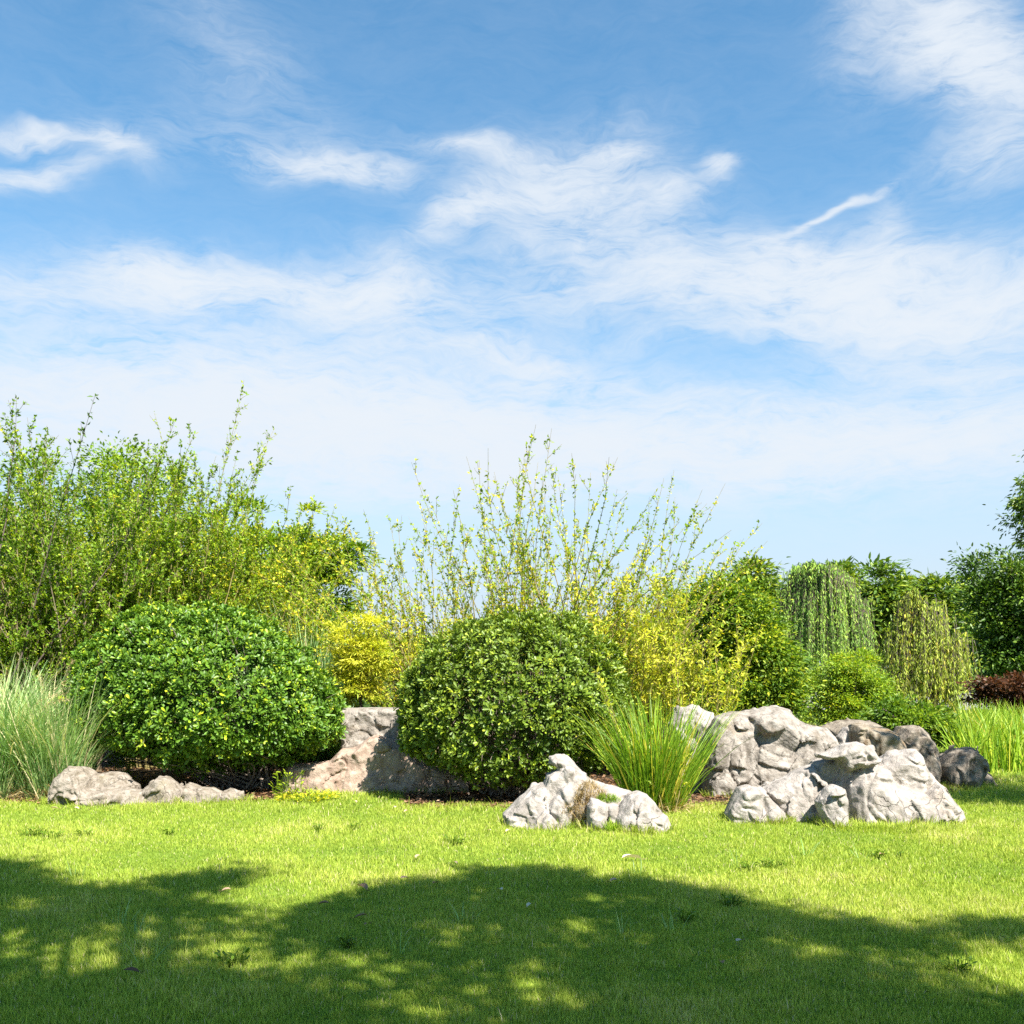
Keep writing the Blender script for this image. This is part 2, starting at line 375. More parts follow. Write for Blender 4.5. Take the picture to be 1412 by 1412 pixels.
M['rock_grey'] = rock_mat('grey_limestone', (0.218, 0.191, 0.162), (0.323, 0.287, 0.248), (0.122, 0.102, 0.080), (0.232, 0.164, 0.092), .35, .6, 1.1, 3.1)
M['rock_low'] = rock_mat('weathered_limestone', (0.211, 0.177, 0.139), (0.307, 0.265, 0.220), (0.102, 0.082, 0.053), (0.166, 0.142, 0.064), .4, .6, 1.5, 5.7)
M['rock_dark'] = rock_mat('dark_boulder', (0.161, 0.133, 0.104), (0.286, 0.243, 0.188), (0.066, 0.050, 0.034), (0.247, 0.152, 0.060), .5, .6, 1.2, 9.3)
M['rock_brown'] = rock_mat('brown_boulder', (0.192, 0.154, 0.105), (0.288, 0.245, 0.187), (0.096, 0.055, 0.023), (0.211, 0.122, 0.047), .7, .6, 1.2, 2.3)
M['rock_pink'] = rock_mat('pink_stone', (0.294, 0.211, 0.160), (0.382, 0.298, 0.232), (0.207, 0.132, 0.095), (0.338, 0.178, 0.112), .5, .5, 1.0, 7.7)

# ---------------------------------------------------------------- ground
def sheet(name, pts, z, mat, kind='structure'):
    V = np.array([(x, y, z) for x, y in pts]); o = mesh_obj(name, V, [np.arange(len(pts))[None]], mat)
    o['kind'] = kind; return o
sheet('ground', [(-900, -300), (900, -300), (900, 1500), (-900, 1500)], -.012, M['field'])
sheet('lawn', [(-16, -8), (26, -8), (26, 12.6), (20, 13.9), (14, 30), (9.5, 30), (6.6, 13.6), (3.4, 12.0), (1.5, 11.6), (-.3, 11.9), (-2.8, 12.6), (-3.6, 11.9), (-5.2, 11.6), (-16, 11.6)], -.004, M['lawn'])
sheet('planting_bed', [(-16, 11.3), (-5, 11.3), (-2.4, 11.6), (-2.3, 12.4), (-1.3, 12.3), (-1.15, 11.0), (1.2, 10.7), (3.2, 11.2), (5.2, 12.2), (6.4, 13.4), (8, 22), (8, 30), (-16, 30)], 0.0, M['soil'])
sheet('plaza', [(11, 36), (40, 36), (40, 60), (11, 60)], .004, M['paving'])

def in_bed(x, y):
    xs = np.array([-30, -5, -2.5, -2.3, -1.35, -1.15, 1.2, 3.2, 5.2, 6.4, 8, 9, 60]); ys = np.array([11.45, 11.45, 11.7, 12.5, 12.4, 11.2, 10.95, 11.5, 12.5, 13.7, 30, 34, 34])
    nz = fbm(np.stack([x * 2.2, y * 2.2, 0 * x], 1), 3) if np.ndim(x) else 0
    return y > np.interp(x, xs, ys) + .16 * nz
def lawn_blades():
    b = Bag()
    def band(n, y0, y1, p, Lr, W, x0=None):
        q = rs.rand(n); y = (y0 ** (2 - p) + q * (y1 ** (2 - p) - y0 ** (2 - p))) ** (1 / (2 - p)) if p != 2 else y0 * (y1 / y0) ** q
        hw = y * .5 * 1.06 + 2.0
        x = R(-1, 1, n) * hw
        if x0 is not None: x = R(x0, 1, n) * hw
        k = ~in_bed(x, y); x, y = x[k], y[k]; n = len(x)
        pn = np.stack([x * .9, y * .9, 0 * x], 1); patch = fbm(pn, 3); fine = perlin(pn * 7 + 31)
        L = R(Lr[0], Lr[1], n) * np.maximum(1 + .55 * patch + .4 * fine, .35)
        tuft = rs.rand(n) < .012; L = np.where(tuft, L * R(1.5, 2.3, n), L)
        t = np.clip(.47 + .2 * fbm(pn * .35 + 60, 2) + .32 * patch + .12 * fine + rs.normal(0, .16, n), 0, 1); t = np.where(rs.rand(n) < .03, .97, np.minimum(t, .92))
        root = np.stack([x, y, np.full(n, -.006)], 1)
        ribbons(b, root, R(0, 2 * pi, n), np.abs(rs.normal(.25, .25, n)), L, R(.7, 1.3, n) * W, R(.2, 1.1, n), t, K=3, twist=R(-1.5, 1.5, n))
    band(470000, 3.7, 7.0, 1.4, (.020, .042), .0034)
    band(350000, 7.0, 11.3, 1.4, (.022, .044), .0048)
    band(95000, 10.6, 14.0, 1.4, (.03, .06), .0070)
    band(20000, 13.0, 30.0, 1.8, (.05, .08), .014, .4)
    o = b.build('grass', M['grass']); tag(o, kind='stuff'); return o
lawn_blades()

def leaf_litter():
    b = Bag(); n = 26000; x = R(-6.5, 6.5, n); y = 10.6 + R(0, 1, n) ** 1.4 * 4.5
    k = in_bed(x, y + .25); x, y = x[k], y[k]; n = len(x); th = R(0, 2 * pi, n)
    s = R(.03, .08, n); leaves(b, np.stack([x, y, R(.004, .03, n)], 1), np.stack([np.cos(th), np.sin(th), R(-.1, .25, n)], 1), unit(rs.normal(0, .4, (n, 3)) + np.array([0, 0, 1.])), s, s * R(.3, .55, n), np.clip(rs.normal(.2, .2, n), 0, 1), 'oval', .3, .15)
    tag(b.build('leaf_litter', M['dead']), kind='stuff')
leaf_litter()

# ---------------------------------------------------------------- rocks
def surface_nets(Sd, origin, h):
    nx, ny, nz = Sd.shape
    cs = [(i, j, k) for i in (0, 1) for j in (0, 1) for k in (0, 1)]
    cv = {c: Sd[c[0]:nx - 1 + c[0], c[1]:ny - 1 + c[1], c[2]:nz - 1 + c[2]] for c in cs}
    cnt = sum((cv[c] < 0).astype(np.int8) for c in cs); act = (cnt > 0) & (cnt < 8)
    idx = np.full(act.shape, -1, np.int64); idx[act] = np.arange(act.sum())
    ijk = np.argwhere(act).astype(np.float64); va = {c: cv[c][act] for c in cs}
    pos = np.zeros((len(ijk), 3)); num = np.zeros(len(ijk))
    for a in cs:
        for ax in range(3):
            if a[ax] == 1: continue
            b = list(a); b[ax] = 1; b = tuple(b)
            A, B = va[a], va[b]; cr = (A < 0) != (B < 0)
            t = np.where(cr, A / np.where(cr, A - B, 1), 0)
            p = np.tile(np.array(a, float), (len(ijk), 1)); p[:, ax] += t
            pos += p * cr[:, None]; num += cr
    V = (ijk + pos / num[:, None]) * h + origin
    quads = []
    ins = Sd < 0
    for ax in range(3):
        b, c = (ax + 1) % 3, (ax + 2) % 3
        s0 = [slice(1, -1)] * 3; s1 = [slice(1, -1)] * 3
        s0[ax] = slice(0, -1); s1[ax] = slice(1, None)
        A = ins[tuple(s0)]; Bv = ins[tuple(s1)]
        for flip in (False, True):
            m = (A & ~Bv) if not flip else (~A & Bv)
            e = np.argwhere(m)
            off = np.ones(3, int); off[ax] = 0; e = e + off
            def cell(db, dc):
                q = e.copy(); q[:, b] -= db; q[:, c] -= dc; return idx[q[:, 0], q[:, 1], q[:, 2]]
            Q = np.stack([cell(1, 1), cell(0, 1), cell(0, 0), cell(1, 0)], 1)
            if flip: Q = Q[:, ::-1]
            quads.append(Q)
    Q = np.concatenate(quads); Q = Q[(Q >= 0).all(1)]
    return V, Q
def poly_sdf(X, Z, poly):
    d = np.full(X.shape, 1e9); s = np.ones(X.shape); n = len(poly)
    for i in range(n):
        a = poly[i]; b = poly[i - 1]; e = b - a; wx = X - a[0]; wz = Z - a[1]
        t = np.clip((wx * e[0] + wz * e[1]) / max(e @ e, 1e-12), 0, 1)
        d = np.minimum(d, (wx - e[0] * t) ** 2 + (wz - e[1] * t) ** 2)
        c1 = Z >= a[1]; c2 = Z < b[1]; c3 = e[0] * wz > e[1] * wx
        s = np.where((c1 & c2 & c3) | (~c1 & ~c2 & ~c3), -s, s)
    return np.sqrt(d) * s
def zoomed(u0, v0, k):
    return lambda pts: [(u0 + x / k, v0 + y / k) for x, y in pts]
def rock(name, label, cat, Y, lumps, mat, h=.015, amp=(.05, .022, .008), crack=.03, facet=.03, k=.035, carve=(), seed=0, group=None, freq=1.0, strata=0.0):
    """lumps: (outline in photo pixels, depth offset, half thickness, rounding radius, lean back per metre of height)"""
    P = []
    for (poly, yo, T, Rr, lean) in lumps:
        Yl = Y + yo
        P.append(np.array([((u - 706) / F * Yl, H + (HV - v) / F * Yl) for u, v in poly]))
    allp = np.concatenate(P); pad = .12
    x0, z0 = allp.min(0) - pad; x1, z1 = allp.max(0) + pad; z0 = max(z0, -.22)
    ya = min(Y + l[1] + min(0, l[4] * z1) - l[2] for l in lumps) - pad; yb = max(Y + l[1] + max(0, l[4] * z1) + l[2] for l in lumps) + pad
    gx_ = np.arange(x0, x1 + h, h); gy_ = np.arange(ya, yb + h, h); gz_ = np.arange(z0, z1 + h, h)
    X2, Z2 = np.meshgrid(gx_, gz_, indexing='ij')
    D = None
    for p, (poly, yo, T, Rr, lean) in zip(P, lumps):
        d2 = poly_sdf(X2, Z2, p)
        mm = np.clip(-d2 / Rr, 0, 1); hh = T * np.sqrt(np.maximum(1 - (1 - mm) ** 2, 0))
        yc = Y + yo + lean * np.maximum(Z2, 0)
        dy = np.abs(gy_[None, :, None] - yc[:, None, :])
        s = np.where(d2[:, None, :] > 0, np.sqrt(d2[:, None, :] ** 2 + dy ** 2), (dy - hh[:, None, :]) * .8)
        if D is None: D = s
        else:
            hmix = np.clip(.5 + .5 * (D - s) / k, 0, 1); D = D * (1 - hmix) + s * hmix - k * hmix * (1 - hmix)
    for (u, v, yo, r, sq) in carve:     # hollows
        c = at(u, v, Y + yo); q = np.stack(np.meshgrid(gx_ - c[0], (gy_ - c[1]) / sq[1], (gz_ - c[2]) / sq[2], indexing='ij'), 0)
        q[0] /= sq[0]; dd = r - np.sqrt((q ** 2).sum(0)); kk = .03
        hmix = np.clip(.5 - .5 * (D - dd) / kk, 0, 1); D = D * (1 - hmix) + dd * hmix + kk * hmix * (1 - hmix)
    near = np.abs(D) < .12
    ii = np.argwhere(near); p = np.stack([gx_[ii[:, 0]], gy_[ii[:, 1]], gz_[ii[:, 2]]], 1) + seed * 13.7
    w = np.stack([perlin(p * 1.7 + 5), perlin(p * 1.7 + 55), perlin(p * 1.7 + 95)], 1) * .12
    q = (p + w) * freq
    dsp = amp[0] * fbm(q * 2.3, 2) + 1.3 * amp[1] * (2 * np.abs(perlin(q * 4.7)) - .6) + .6 * amp[1] * (2 * np.abs(perlin(q * 11 + 9)) - .6) + amp[2] * fbm(q * 17, 3)
    # chipped facets: nearest random cell, each its own tilted plane
    for cs_, fk in ((.30, 1.35), (.125, .55)):
        cs_ = .26 / freq; g = np.floor(q / cs_).astype(np.int64); best = np.full(len(q), 1e9); pl = np.zeros(len(q))
        for dx in (-1, 0, 1):
            for dy_ in (-1, 0, 1):
                for dz in (-1, 0, 1):
                    c = g + np.array([dx, dy_, dz]); hsh = _perm[_perm[_perm[c[:, 0] & 255] + (c[:, 1] & 255)] + (c[:, 2] & 255)]
                    ctr = (c + .5 + .45 * _grad[hsh]) * cs_; dv = q - ctr; dist = (dv ** 2).sum(1)
                    m = dist < best; best = np.where(m, dist, best); gr = _grad[(hsh * 7 + 31) & 255]
                    pl = np.where(m, (dv * gr).sum(1) / cs_, pl)
        dsp = dsp + fk * facet * pl
    if strata: dsp = dsp + strata * np.abs(perlin(np.stack([q[:, 0] * 1.2 + q[:, 2] * 2, q[:, 1] * 1.2, q[:, 2] * 9 - q[:, 0] * 2], 1)))
    cr = np.abs(perlin(q * 1.9 + 40)); cr2 = np.abs(perlin(q * np.array([3.6, 3.6, 2.2]) + 80))
    gate = np.clip(perlin(q * 1.3 + 7) * 2 + .5, 0, 1)
    dsp = dsp - crack * np.clip(1 - cr / .05, 0, 1) - crack * .7 * gate * np.clip(1 - cr2 / .07, 0, 1)
    D[near] -= dsp
    D[:, :, 0] = np.maximum(D[:, :, 0], .01)
    for sl in (np.s_[0], np.s_[-1]): D[sl] = .1
    D[:, 0] = .1; D[:, -1] = .1; D[:, :, -1] = .1; D[:, :, 0] = .1
    V, Q = surface_nets(D, np.array([gx_[0], gy_[0], gz_[0]]), h)
    E = np.concatenate([Q[:, [a, (a + 1) % 4]] for a in range(4)]); E = np.concatenate([E, E[:, ::-1]])
    dg = np.bincount(E[:, 0], minlength=len(V))[:, None]
    for _ in range(2):
        nb = np.stack([np.bincount(E[:, 0], weights=V[E[:, 1], ax], minlength=len(V)) for ax in range(3)], 1) / np.maximum(dg, 1)
        V = V + .28 * (nb - V)
    # keep the largest piece only
    lab = np.arange(len(V))
    while True:
        l2 = lab.copy(); mn = lab[Q].min(1)
        for kx in range(4): np.minimum.at(l2, Q[:, kx], mn)
        l2 = l2[l2]
        if (l2 == lab).all(): break
        lab = l2
    big = np.bincount(lab).argmax(); kq = lab[Q[:, 0]] == big; Q = Q[kq]
    used = np.unique(Q); mp = np.full(len(V), -1); mp[used] = np.arange(len(used)); V = V[used]; Q = mp[Q]
    o = mesh_obj(name, V, [Q], mat, loc=(float((x0 + x1) / 2), Y, 0), smooth=True)
    return tag(o, label, cat, group)

z1 = zoomed(60, 1040, 4.707)
rock('limestone_rock', 'low smooth grey rock with a rounded left lobe, at the foot of the silvery grass', 'rock', 11.35, [
    (z1([(62, 350), (62, 215), (88, 145), (155, 85), (262, 85), (325, 132), (340, 230), (330, 350)]), 0, .30, .16, .1),
    (z1([(250, 180), (325, 132), (430, 116), (520, 122), (560, 165), (610, 200), (618, 250), (560, 350), (280, 350)]), .10, .22, .12, .2),
    (z1([(180, 240), (250, 215), (330, 235), (450, 225), (560, 225), (640, 245), (690, 300), (705, 360), (200, 360)]), -.13, .2, .09, .35),
    (z1([(540, 262), (640, 235), (700, 195), (740, 150), (790, 145), (840, 178), (890, 228), (905, 350), (700, 360), (620, 330)]), -.02, .22, .1, .2),
    ], M['rock_low'], h=.011, amp=(.03, .012, .004), crack=.022, facet=.008, k=.03, seed=1, strata=.03, carve=[(83, 1108, -.3, .12, (1.4, 1, .75)), (163, 1074, -.10, .06, (1.6, 1, .7))])
rock('rough_rock', 'rough low brownish stone beside the smooth grey rock, under the larger round shrub', 'rock', 11.45, [
    (z1([(870, 360), (885, 230), (930, 186), (1000, 205), (1040, 230), (1050, 360)]), 0, .2, .08, .2),
    (z1([(1000, 360), (1010, 215), (1090, 213), (1150, 250), (1180, 360)]), -.03, .2, .08, .2),
    (z1([(1150, 360), (1160, 240), (1210, 240), (1290, 280), (1340, 330), (1350, 360)]), .03, .18, .08, .2),
    ], M['rock_low'], h=.011, amp=(.03, .025, .01), crack=.03, facet=.04, k=.02, seed=2)
z2 = zoomed(380, 960, 4.707)
rock('stone_block', 'upright grey stone block between the two round shrubs, its top dappled with shade', 'rock', 12.85, [
    (z2([(425, 90), (440, 78), (850, 74), (980, 110), (990, 700), (425, 700)]), 0, .22, .05, .08),
    ], M['rock_grey'], h=.015, amp=(.03, .012, .006), crack=.02, facet=.02, seed=3)
rock('pink_boulder', 'broad pinkish stone slab between the two round shrubs, in front of the grey block', 'rock', 12.45, [
    (z2([(50, 700), (55, 500), (100, 440), (230, 432), (350, 420), (420, 345), (520, 335), (600, 272), (660, 252), (760, 300), (850, 335), (950, 420), (1100, 470), (1280, 510), (1290, 700)]), 0, .24, .07, .16),
    (z2([(220, 700), (225, 520), (420, 470), (600, 420), (700, 520), (760, 700)]), -.06, .22, .12, .2),
    ], M['rock_pink'], h=.015, amp=(.03, .008, .007), crack=.018, facet=.018, seed=4)
z3 = zoomed(680, 1030, 5.431)
rock('craggy_rock', 'pale craggy rock with a hooked knob on top, in front of the smaller round shrub', 'rock', 9.75, [
    (z3([(72, 495), (200, 370), (300, 298), (380, 275), (470, 330), (500, 450), (420, 680), (85, 680)]), .02, .26, .14, .2),
    (z3([(490, 300), (580, 258), (655, 280), (655, 350), (575, 480), (560, 690), (250, 690), (165, 650), (350, 470), (470, 350)]), -.12, .22, .1, .25),
    (z3([(405, 130), (430, 80), (480, 60), (550, 82), (620, 138), (685, 200), (725, 245), (700, 330), (560, 380), (480, 400), (380, 400), (368, 300), (400, 205), (480, 165)]), .05, .2, .1, .1),
    (z3([(620, 240), (720, 240), (850, 285), (1050, 338), (1060, 700), (540, 700), (560, 350)]), .1, .26, .16, .25),
    ], M['rock'], h=.0095, amp=(.03, .018, .008), crack=.028, facet=.026, k=.02, seed=5, carve=[(752, 1094, -.2, .05, (1, 1.4, 1.7)), (755, 1061, -.18, .035, (1.2, 1.2, .8))])
rock('cleft_rock', 'small white cleft stone in the middle, between the dry grass and the rounded boulder', 'rock', 9.5, [
    (z3([(700, 445), (730, 380), (800, 400), (855, 425), (860, 690), (700, 690)]), 0, .12, .05, .2),
    (z3([(840, 690), (845, 430), (900, 418), (950, 440), (960, 690)]), .04, .12, .05, .2),
    (z3([(725, 690), (730, 520), (780, 490), (835, 520), (840, 690)]), -.08, .1, .05, .2),
    ], M['rock'], h=.0085, amp=(.02, .014, .005), crack=.02, facet=.02, k=.012, seed=6)
rock('rounded_boulder', 'rounded white boulder with a shaded notch, beside the tall green grass clump', 'rock', 9.5, [
    (z3([(905, 520), (955, 425), (1015, 352), (1090, 328), (1155, 352), (1215, 415), (1255, 485), (1265, 700), (960, 710), (900, 640)]), 0, .28, .18, .1),
    (z3([(1180, 480), (1255, 480), (1312, 520), (1335, 590), (1330, 710), (1100, 710), (1120, 560)]), -.05, .2, .1, .15),
    (z3([(980, 600), (1080, 570), (1180, 580), (1200, 710), (990, 710)]), -.16, .12, .06, .2),
    ], M['rock'], h=.0095, amp=(.03, .014, .006), crack=.024, facet=.02, k=.03, seed=7, carve=[(866, 1126, -.26, .055, (1.8, 1.2, .7))])
z5 = zoomed(930, 960, 5.23)
rock('large_boulder', 'largest grey boulder with broken upright front, behind the white jagged rock', 'rock', 12.15, [
    (z5([(185, 800), (190, 560), (230, 420), (260, 270), (310, 150), (400, 118), (560, 108), (680, 83), (770, 83), (845, 112), (890, 170), (1000, 213), (1090, 228), (1155, 280), (1190, 350), (1190, 800)]), .12, .42, .2, .16),
    (z5([(225, 440), (265, 262), (315, 152), (420, 150), (470, 270), (530, 400), (545, 580), (480, 760), (230, 760)]), -.16, .24, .12, .2),
    (z5([(545, 145), (700, 128), (800, 158), (825, 220), (765, 285), (640, 305), (590, 262)]), -.14, .2, .1, .1),
    (z5([(570, 360), (700, 320), (800, 380), (860, 500), (800, 760), (560, 760), (540, 560)]), -.1, .2, .12, .2),
    (z5([(880, 195), (1000, 213), (1090, 228), (1175, 340), (1120, 760), (860, 760), (850, 380)]), -.08, .24, .12, .2),
    ], M['rock_grey'], h=.0135, amp=(.04, .014, .009), crack=.032, facet=.022, k=.025, seed=8, carve=[(1046, 1022, -.36, .07, (.8, 1.5, 1.5)), (1104, 1010, -.30, .05, (.7, 1.2, 1.3)), (1031, 1085, -.35, .06, (1.6, 1.2, .8))])
rock('pale_boulder', 'pale boulder half hidden behind the tall green grass clump', 'rock', 12.5, [
    (z5([(-60, 800), (-30, 200), (70, 82), (180, 80), (300, 125), (330, 300), (330, 800)]), .1, .35, .2, .15),
    ], M['rock'], h=.018, amp=(.04, .02, .008), crack=.03, facet=.03, seed=9)
z6 = zoomed(1120, 980, 4.836)
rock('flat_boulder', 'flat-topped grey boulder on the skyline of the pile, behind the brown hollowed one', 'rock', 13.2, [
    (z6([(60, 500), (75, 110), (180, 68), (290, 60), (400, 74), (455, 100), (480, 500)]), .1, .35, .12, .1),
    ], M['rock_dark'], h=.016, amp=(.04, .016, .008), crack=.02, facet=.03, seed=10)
rock('pale_stone', 'small pale stone wedged left of the brown hollowed boulder', 'rock', 12.7, [
    (z6([(160, 500), (165, 178), (228, 108), (268, 108), (280, 300), (280, 500)]), 0, .16, .08, .1),
    ], M['rock'], h=.014, amp=(.02, .014, .006), crack=.02, facet=.02, seed=11)
rock('hollowed_boulder', 'brown boulder with a hollow ochre-stained face, at the back of the pile', 'rock', 12.5, [
    (z6([(250, 150), (280, 90), (330, 84), (420, 108), (500, 113), (565, 150), (605, 210), (640, 300), (640, 520), (280, 520)]), .05, .32, .12, .1),
    ], M['rock_brown'], h=.0125, amp=(.03, .014, .007), crack=.02, facet=.02, seed=12, carve=[(1193, 1012, -.30, .13, (1.9, 1.2, .8))])
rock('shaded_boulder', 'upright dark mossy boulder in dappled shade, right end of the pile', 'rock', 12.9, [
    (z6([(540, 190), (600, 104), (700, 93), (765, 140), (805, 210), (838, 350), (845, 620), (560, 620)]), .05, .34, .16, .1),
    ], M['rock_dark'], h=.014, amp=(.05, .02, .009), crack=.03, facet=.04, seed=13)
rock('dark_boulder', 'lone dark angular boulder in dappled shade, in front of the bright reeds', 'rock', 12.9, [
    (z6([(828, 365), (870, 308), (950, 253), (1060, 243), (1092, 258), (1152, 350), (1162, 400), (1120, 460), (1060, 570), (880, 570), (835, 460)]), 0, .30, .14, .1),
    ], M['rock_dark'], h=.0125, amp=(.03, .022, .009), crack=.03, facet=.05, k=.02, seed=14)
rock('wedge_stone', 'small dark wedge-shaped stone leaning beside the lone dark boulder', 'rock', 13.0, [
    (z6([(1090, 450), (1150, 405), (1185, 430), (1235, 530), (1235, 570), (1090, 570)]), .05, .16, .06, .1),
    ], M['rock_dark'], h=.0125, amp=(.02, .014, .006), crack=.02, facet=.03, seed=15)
z4 = zoomed(990, 1010, 4.034)
rock('jagged_rock', 'large white jagged rock with two peaks and an overhanging ledge', 'rock', 10.15, [
    (z4([(690, 290), (700, 205), (780, 150), (850, 160), (960, 215), (1010, 290), (1140, 330), (1230, 268), (1290, 335), (1335, 400), (1350, 460), (1340, 580), (700, 580)]), -.08, .36, .26, .3),
    (z4([(865, 190), (960, 125), (1060, 90), (1112, 93), (1138, 130), (1155, 190), (1230, 285), (1280, 560), (880, 560)]), .14, .26, .14, .12),
    (z4([(545, 118), (600, 108), (700, 58), (775, 53), (850, 88), (895, 160), (840, 195), (765, 205), (700, 228), (668, 195), (658, 155), (590, 150)]), -.06, .24, .09, .0),
    (z4([(530, 160), (600, 140), (760, 150), (800, 300), (790, 560), (560, 560), (500, 420), (480, 260)]), .16, .22, .12, .1),
    (z4([(235, 320), (370, 258), (450, 213), (540, 180), (610, 260), (620, 560), (330, 560), (290, 400)]), .02, .24, .12, .25),
    (z4([(880, 330), (1000, 330), (1060, 420), (1040, 580), (820, 580), (840, 420)]), -.2, .24, .16, .3),
    (z4([(1200, 380), (1270, 340), (1340, 410), (1355, 470), (1330, 580), (1220, 580)]), -.14, .2, .1, .2),
    ], M['rock'], h=.0115, amp=(.035, .017, .009), crack=.026, facet=.026, k=.025, seed=16, carve=[(1152, 1070, -.16, .115, (.95, 1.5, 1.2)), (1212, 1047, -.12, .05, (1, 1.3, 1)), (1262, 1063, -.16, .06, (1.3, 1, .8))])
rock('small_boulder', 'small ochre-stained boulder leaning on the front of the white jagged rock', 'rock', 9.72, [
    (z4([(548, 385), (600, 308), (650, 288), (702, 308), (718, 390), (716, 570), (600, 570), (565, 450)]), 0, .19, .1, .12),
    ], M['rock'], h=.0095, amp=(.025, .016, .008), crack=.02, facet=.025, seed=17)
rock('two_lobed_boulder', 'low two-lobed white boulder left of the jagged rock, its left face in shade', 'rock', 10.0, [
    (z4([(40, 450), (80, 368), (118, 308), (172, 293), (240, 318), (262, 530), (50, 530)]), 0, .2, .07, .1),
    (z4([(225, 530), (235, 322), (280, 345), (330, 400), (385, 470), (380, 530)]), -.02, .2, .1, .15),
    ], M['rock'], h=.0095, amp=(.025, .016, .007), crack=.02, facet=.025, k=.015, seed=18)

def rough_edge():
    b = Bag()
    for o in [o for o in C.objects if o.get('category') == 'rock']:
        me = o.data; co = np.empty(len(me.vertices) * 3, np.float32); me.vertices.foreach_get('co', co); co = co.reshape(-1, 3) + np.array(o.location[:])
        e = co[(co[:, 2] > -.02) & (co[:, 2] < .03)]
        if len(e) < 20: continue
        c = e.mean(0); e = e[e[:, 1] < c[1] + .12]; n = min(int(len(e) * .9), 900)
        if n < 10: continue
        p = e[rs.choice(len(e), n)]; q = np.stack([p[:, 0] * 4, p[:, 1] * 4, 0 * p[:, 0]], 1); p = p[rs.rand(n) < np.clip(.55 + 1.3 * perlin(q), .1, 1)]; n = len(p)
        d = unit((p - c) * np.array([1, 1, 0])); p = p + d * R(-.01, .07, n)[:, None]; p[:, 2] = -.008
        ribbons(b, p, np.arctan2(d[:, 1], d[:, 0]) + rs.normal(0, .9, n), np.abs(rs.normal(.3, .25, n)), R(.035, .13, n), R(.004, .007, n), R(.2, 1.2, n), np.where(rs.rand(n) < .15, .97, np.clip(rs.normal(.45, .18, n), 0, .9)), K=4, twist=R(-1.4, 1.4, n))
    tag(b.build('rough_grass', M['grass']), kind='stuff')
rough_edge()

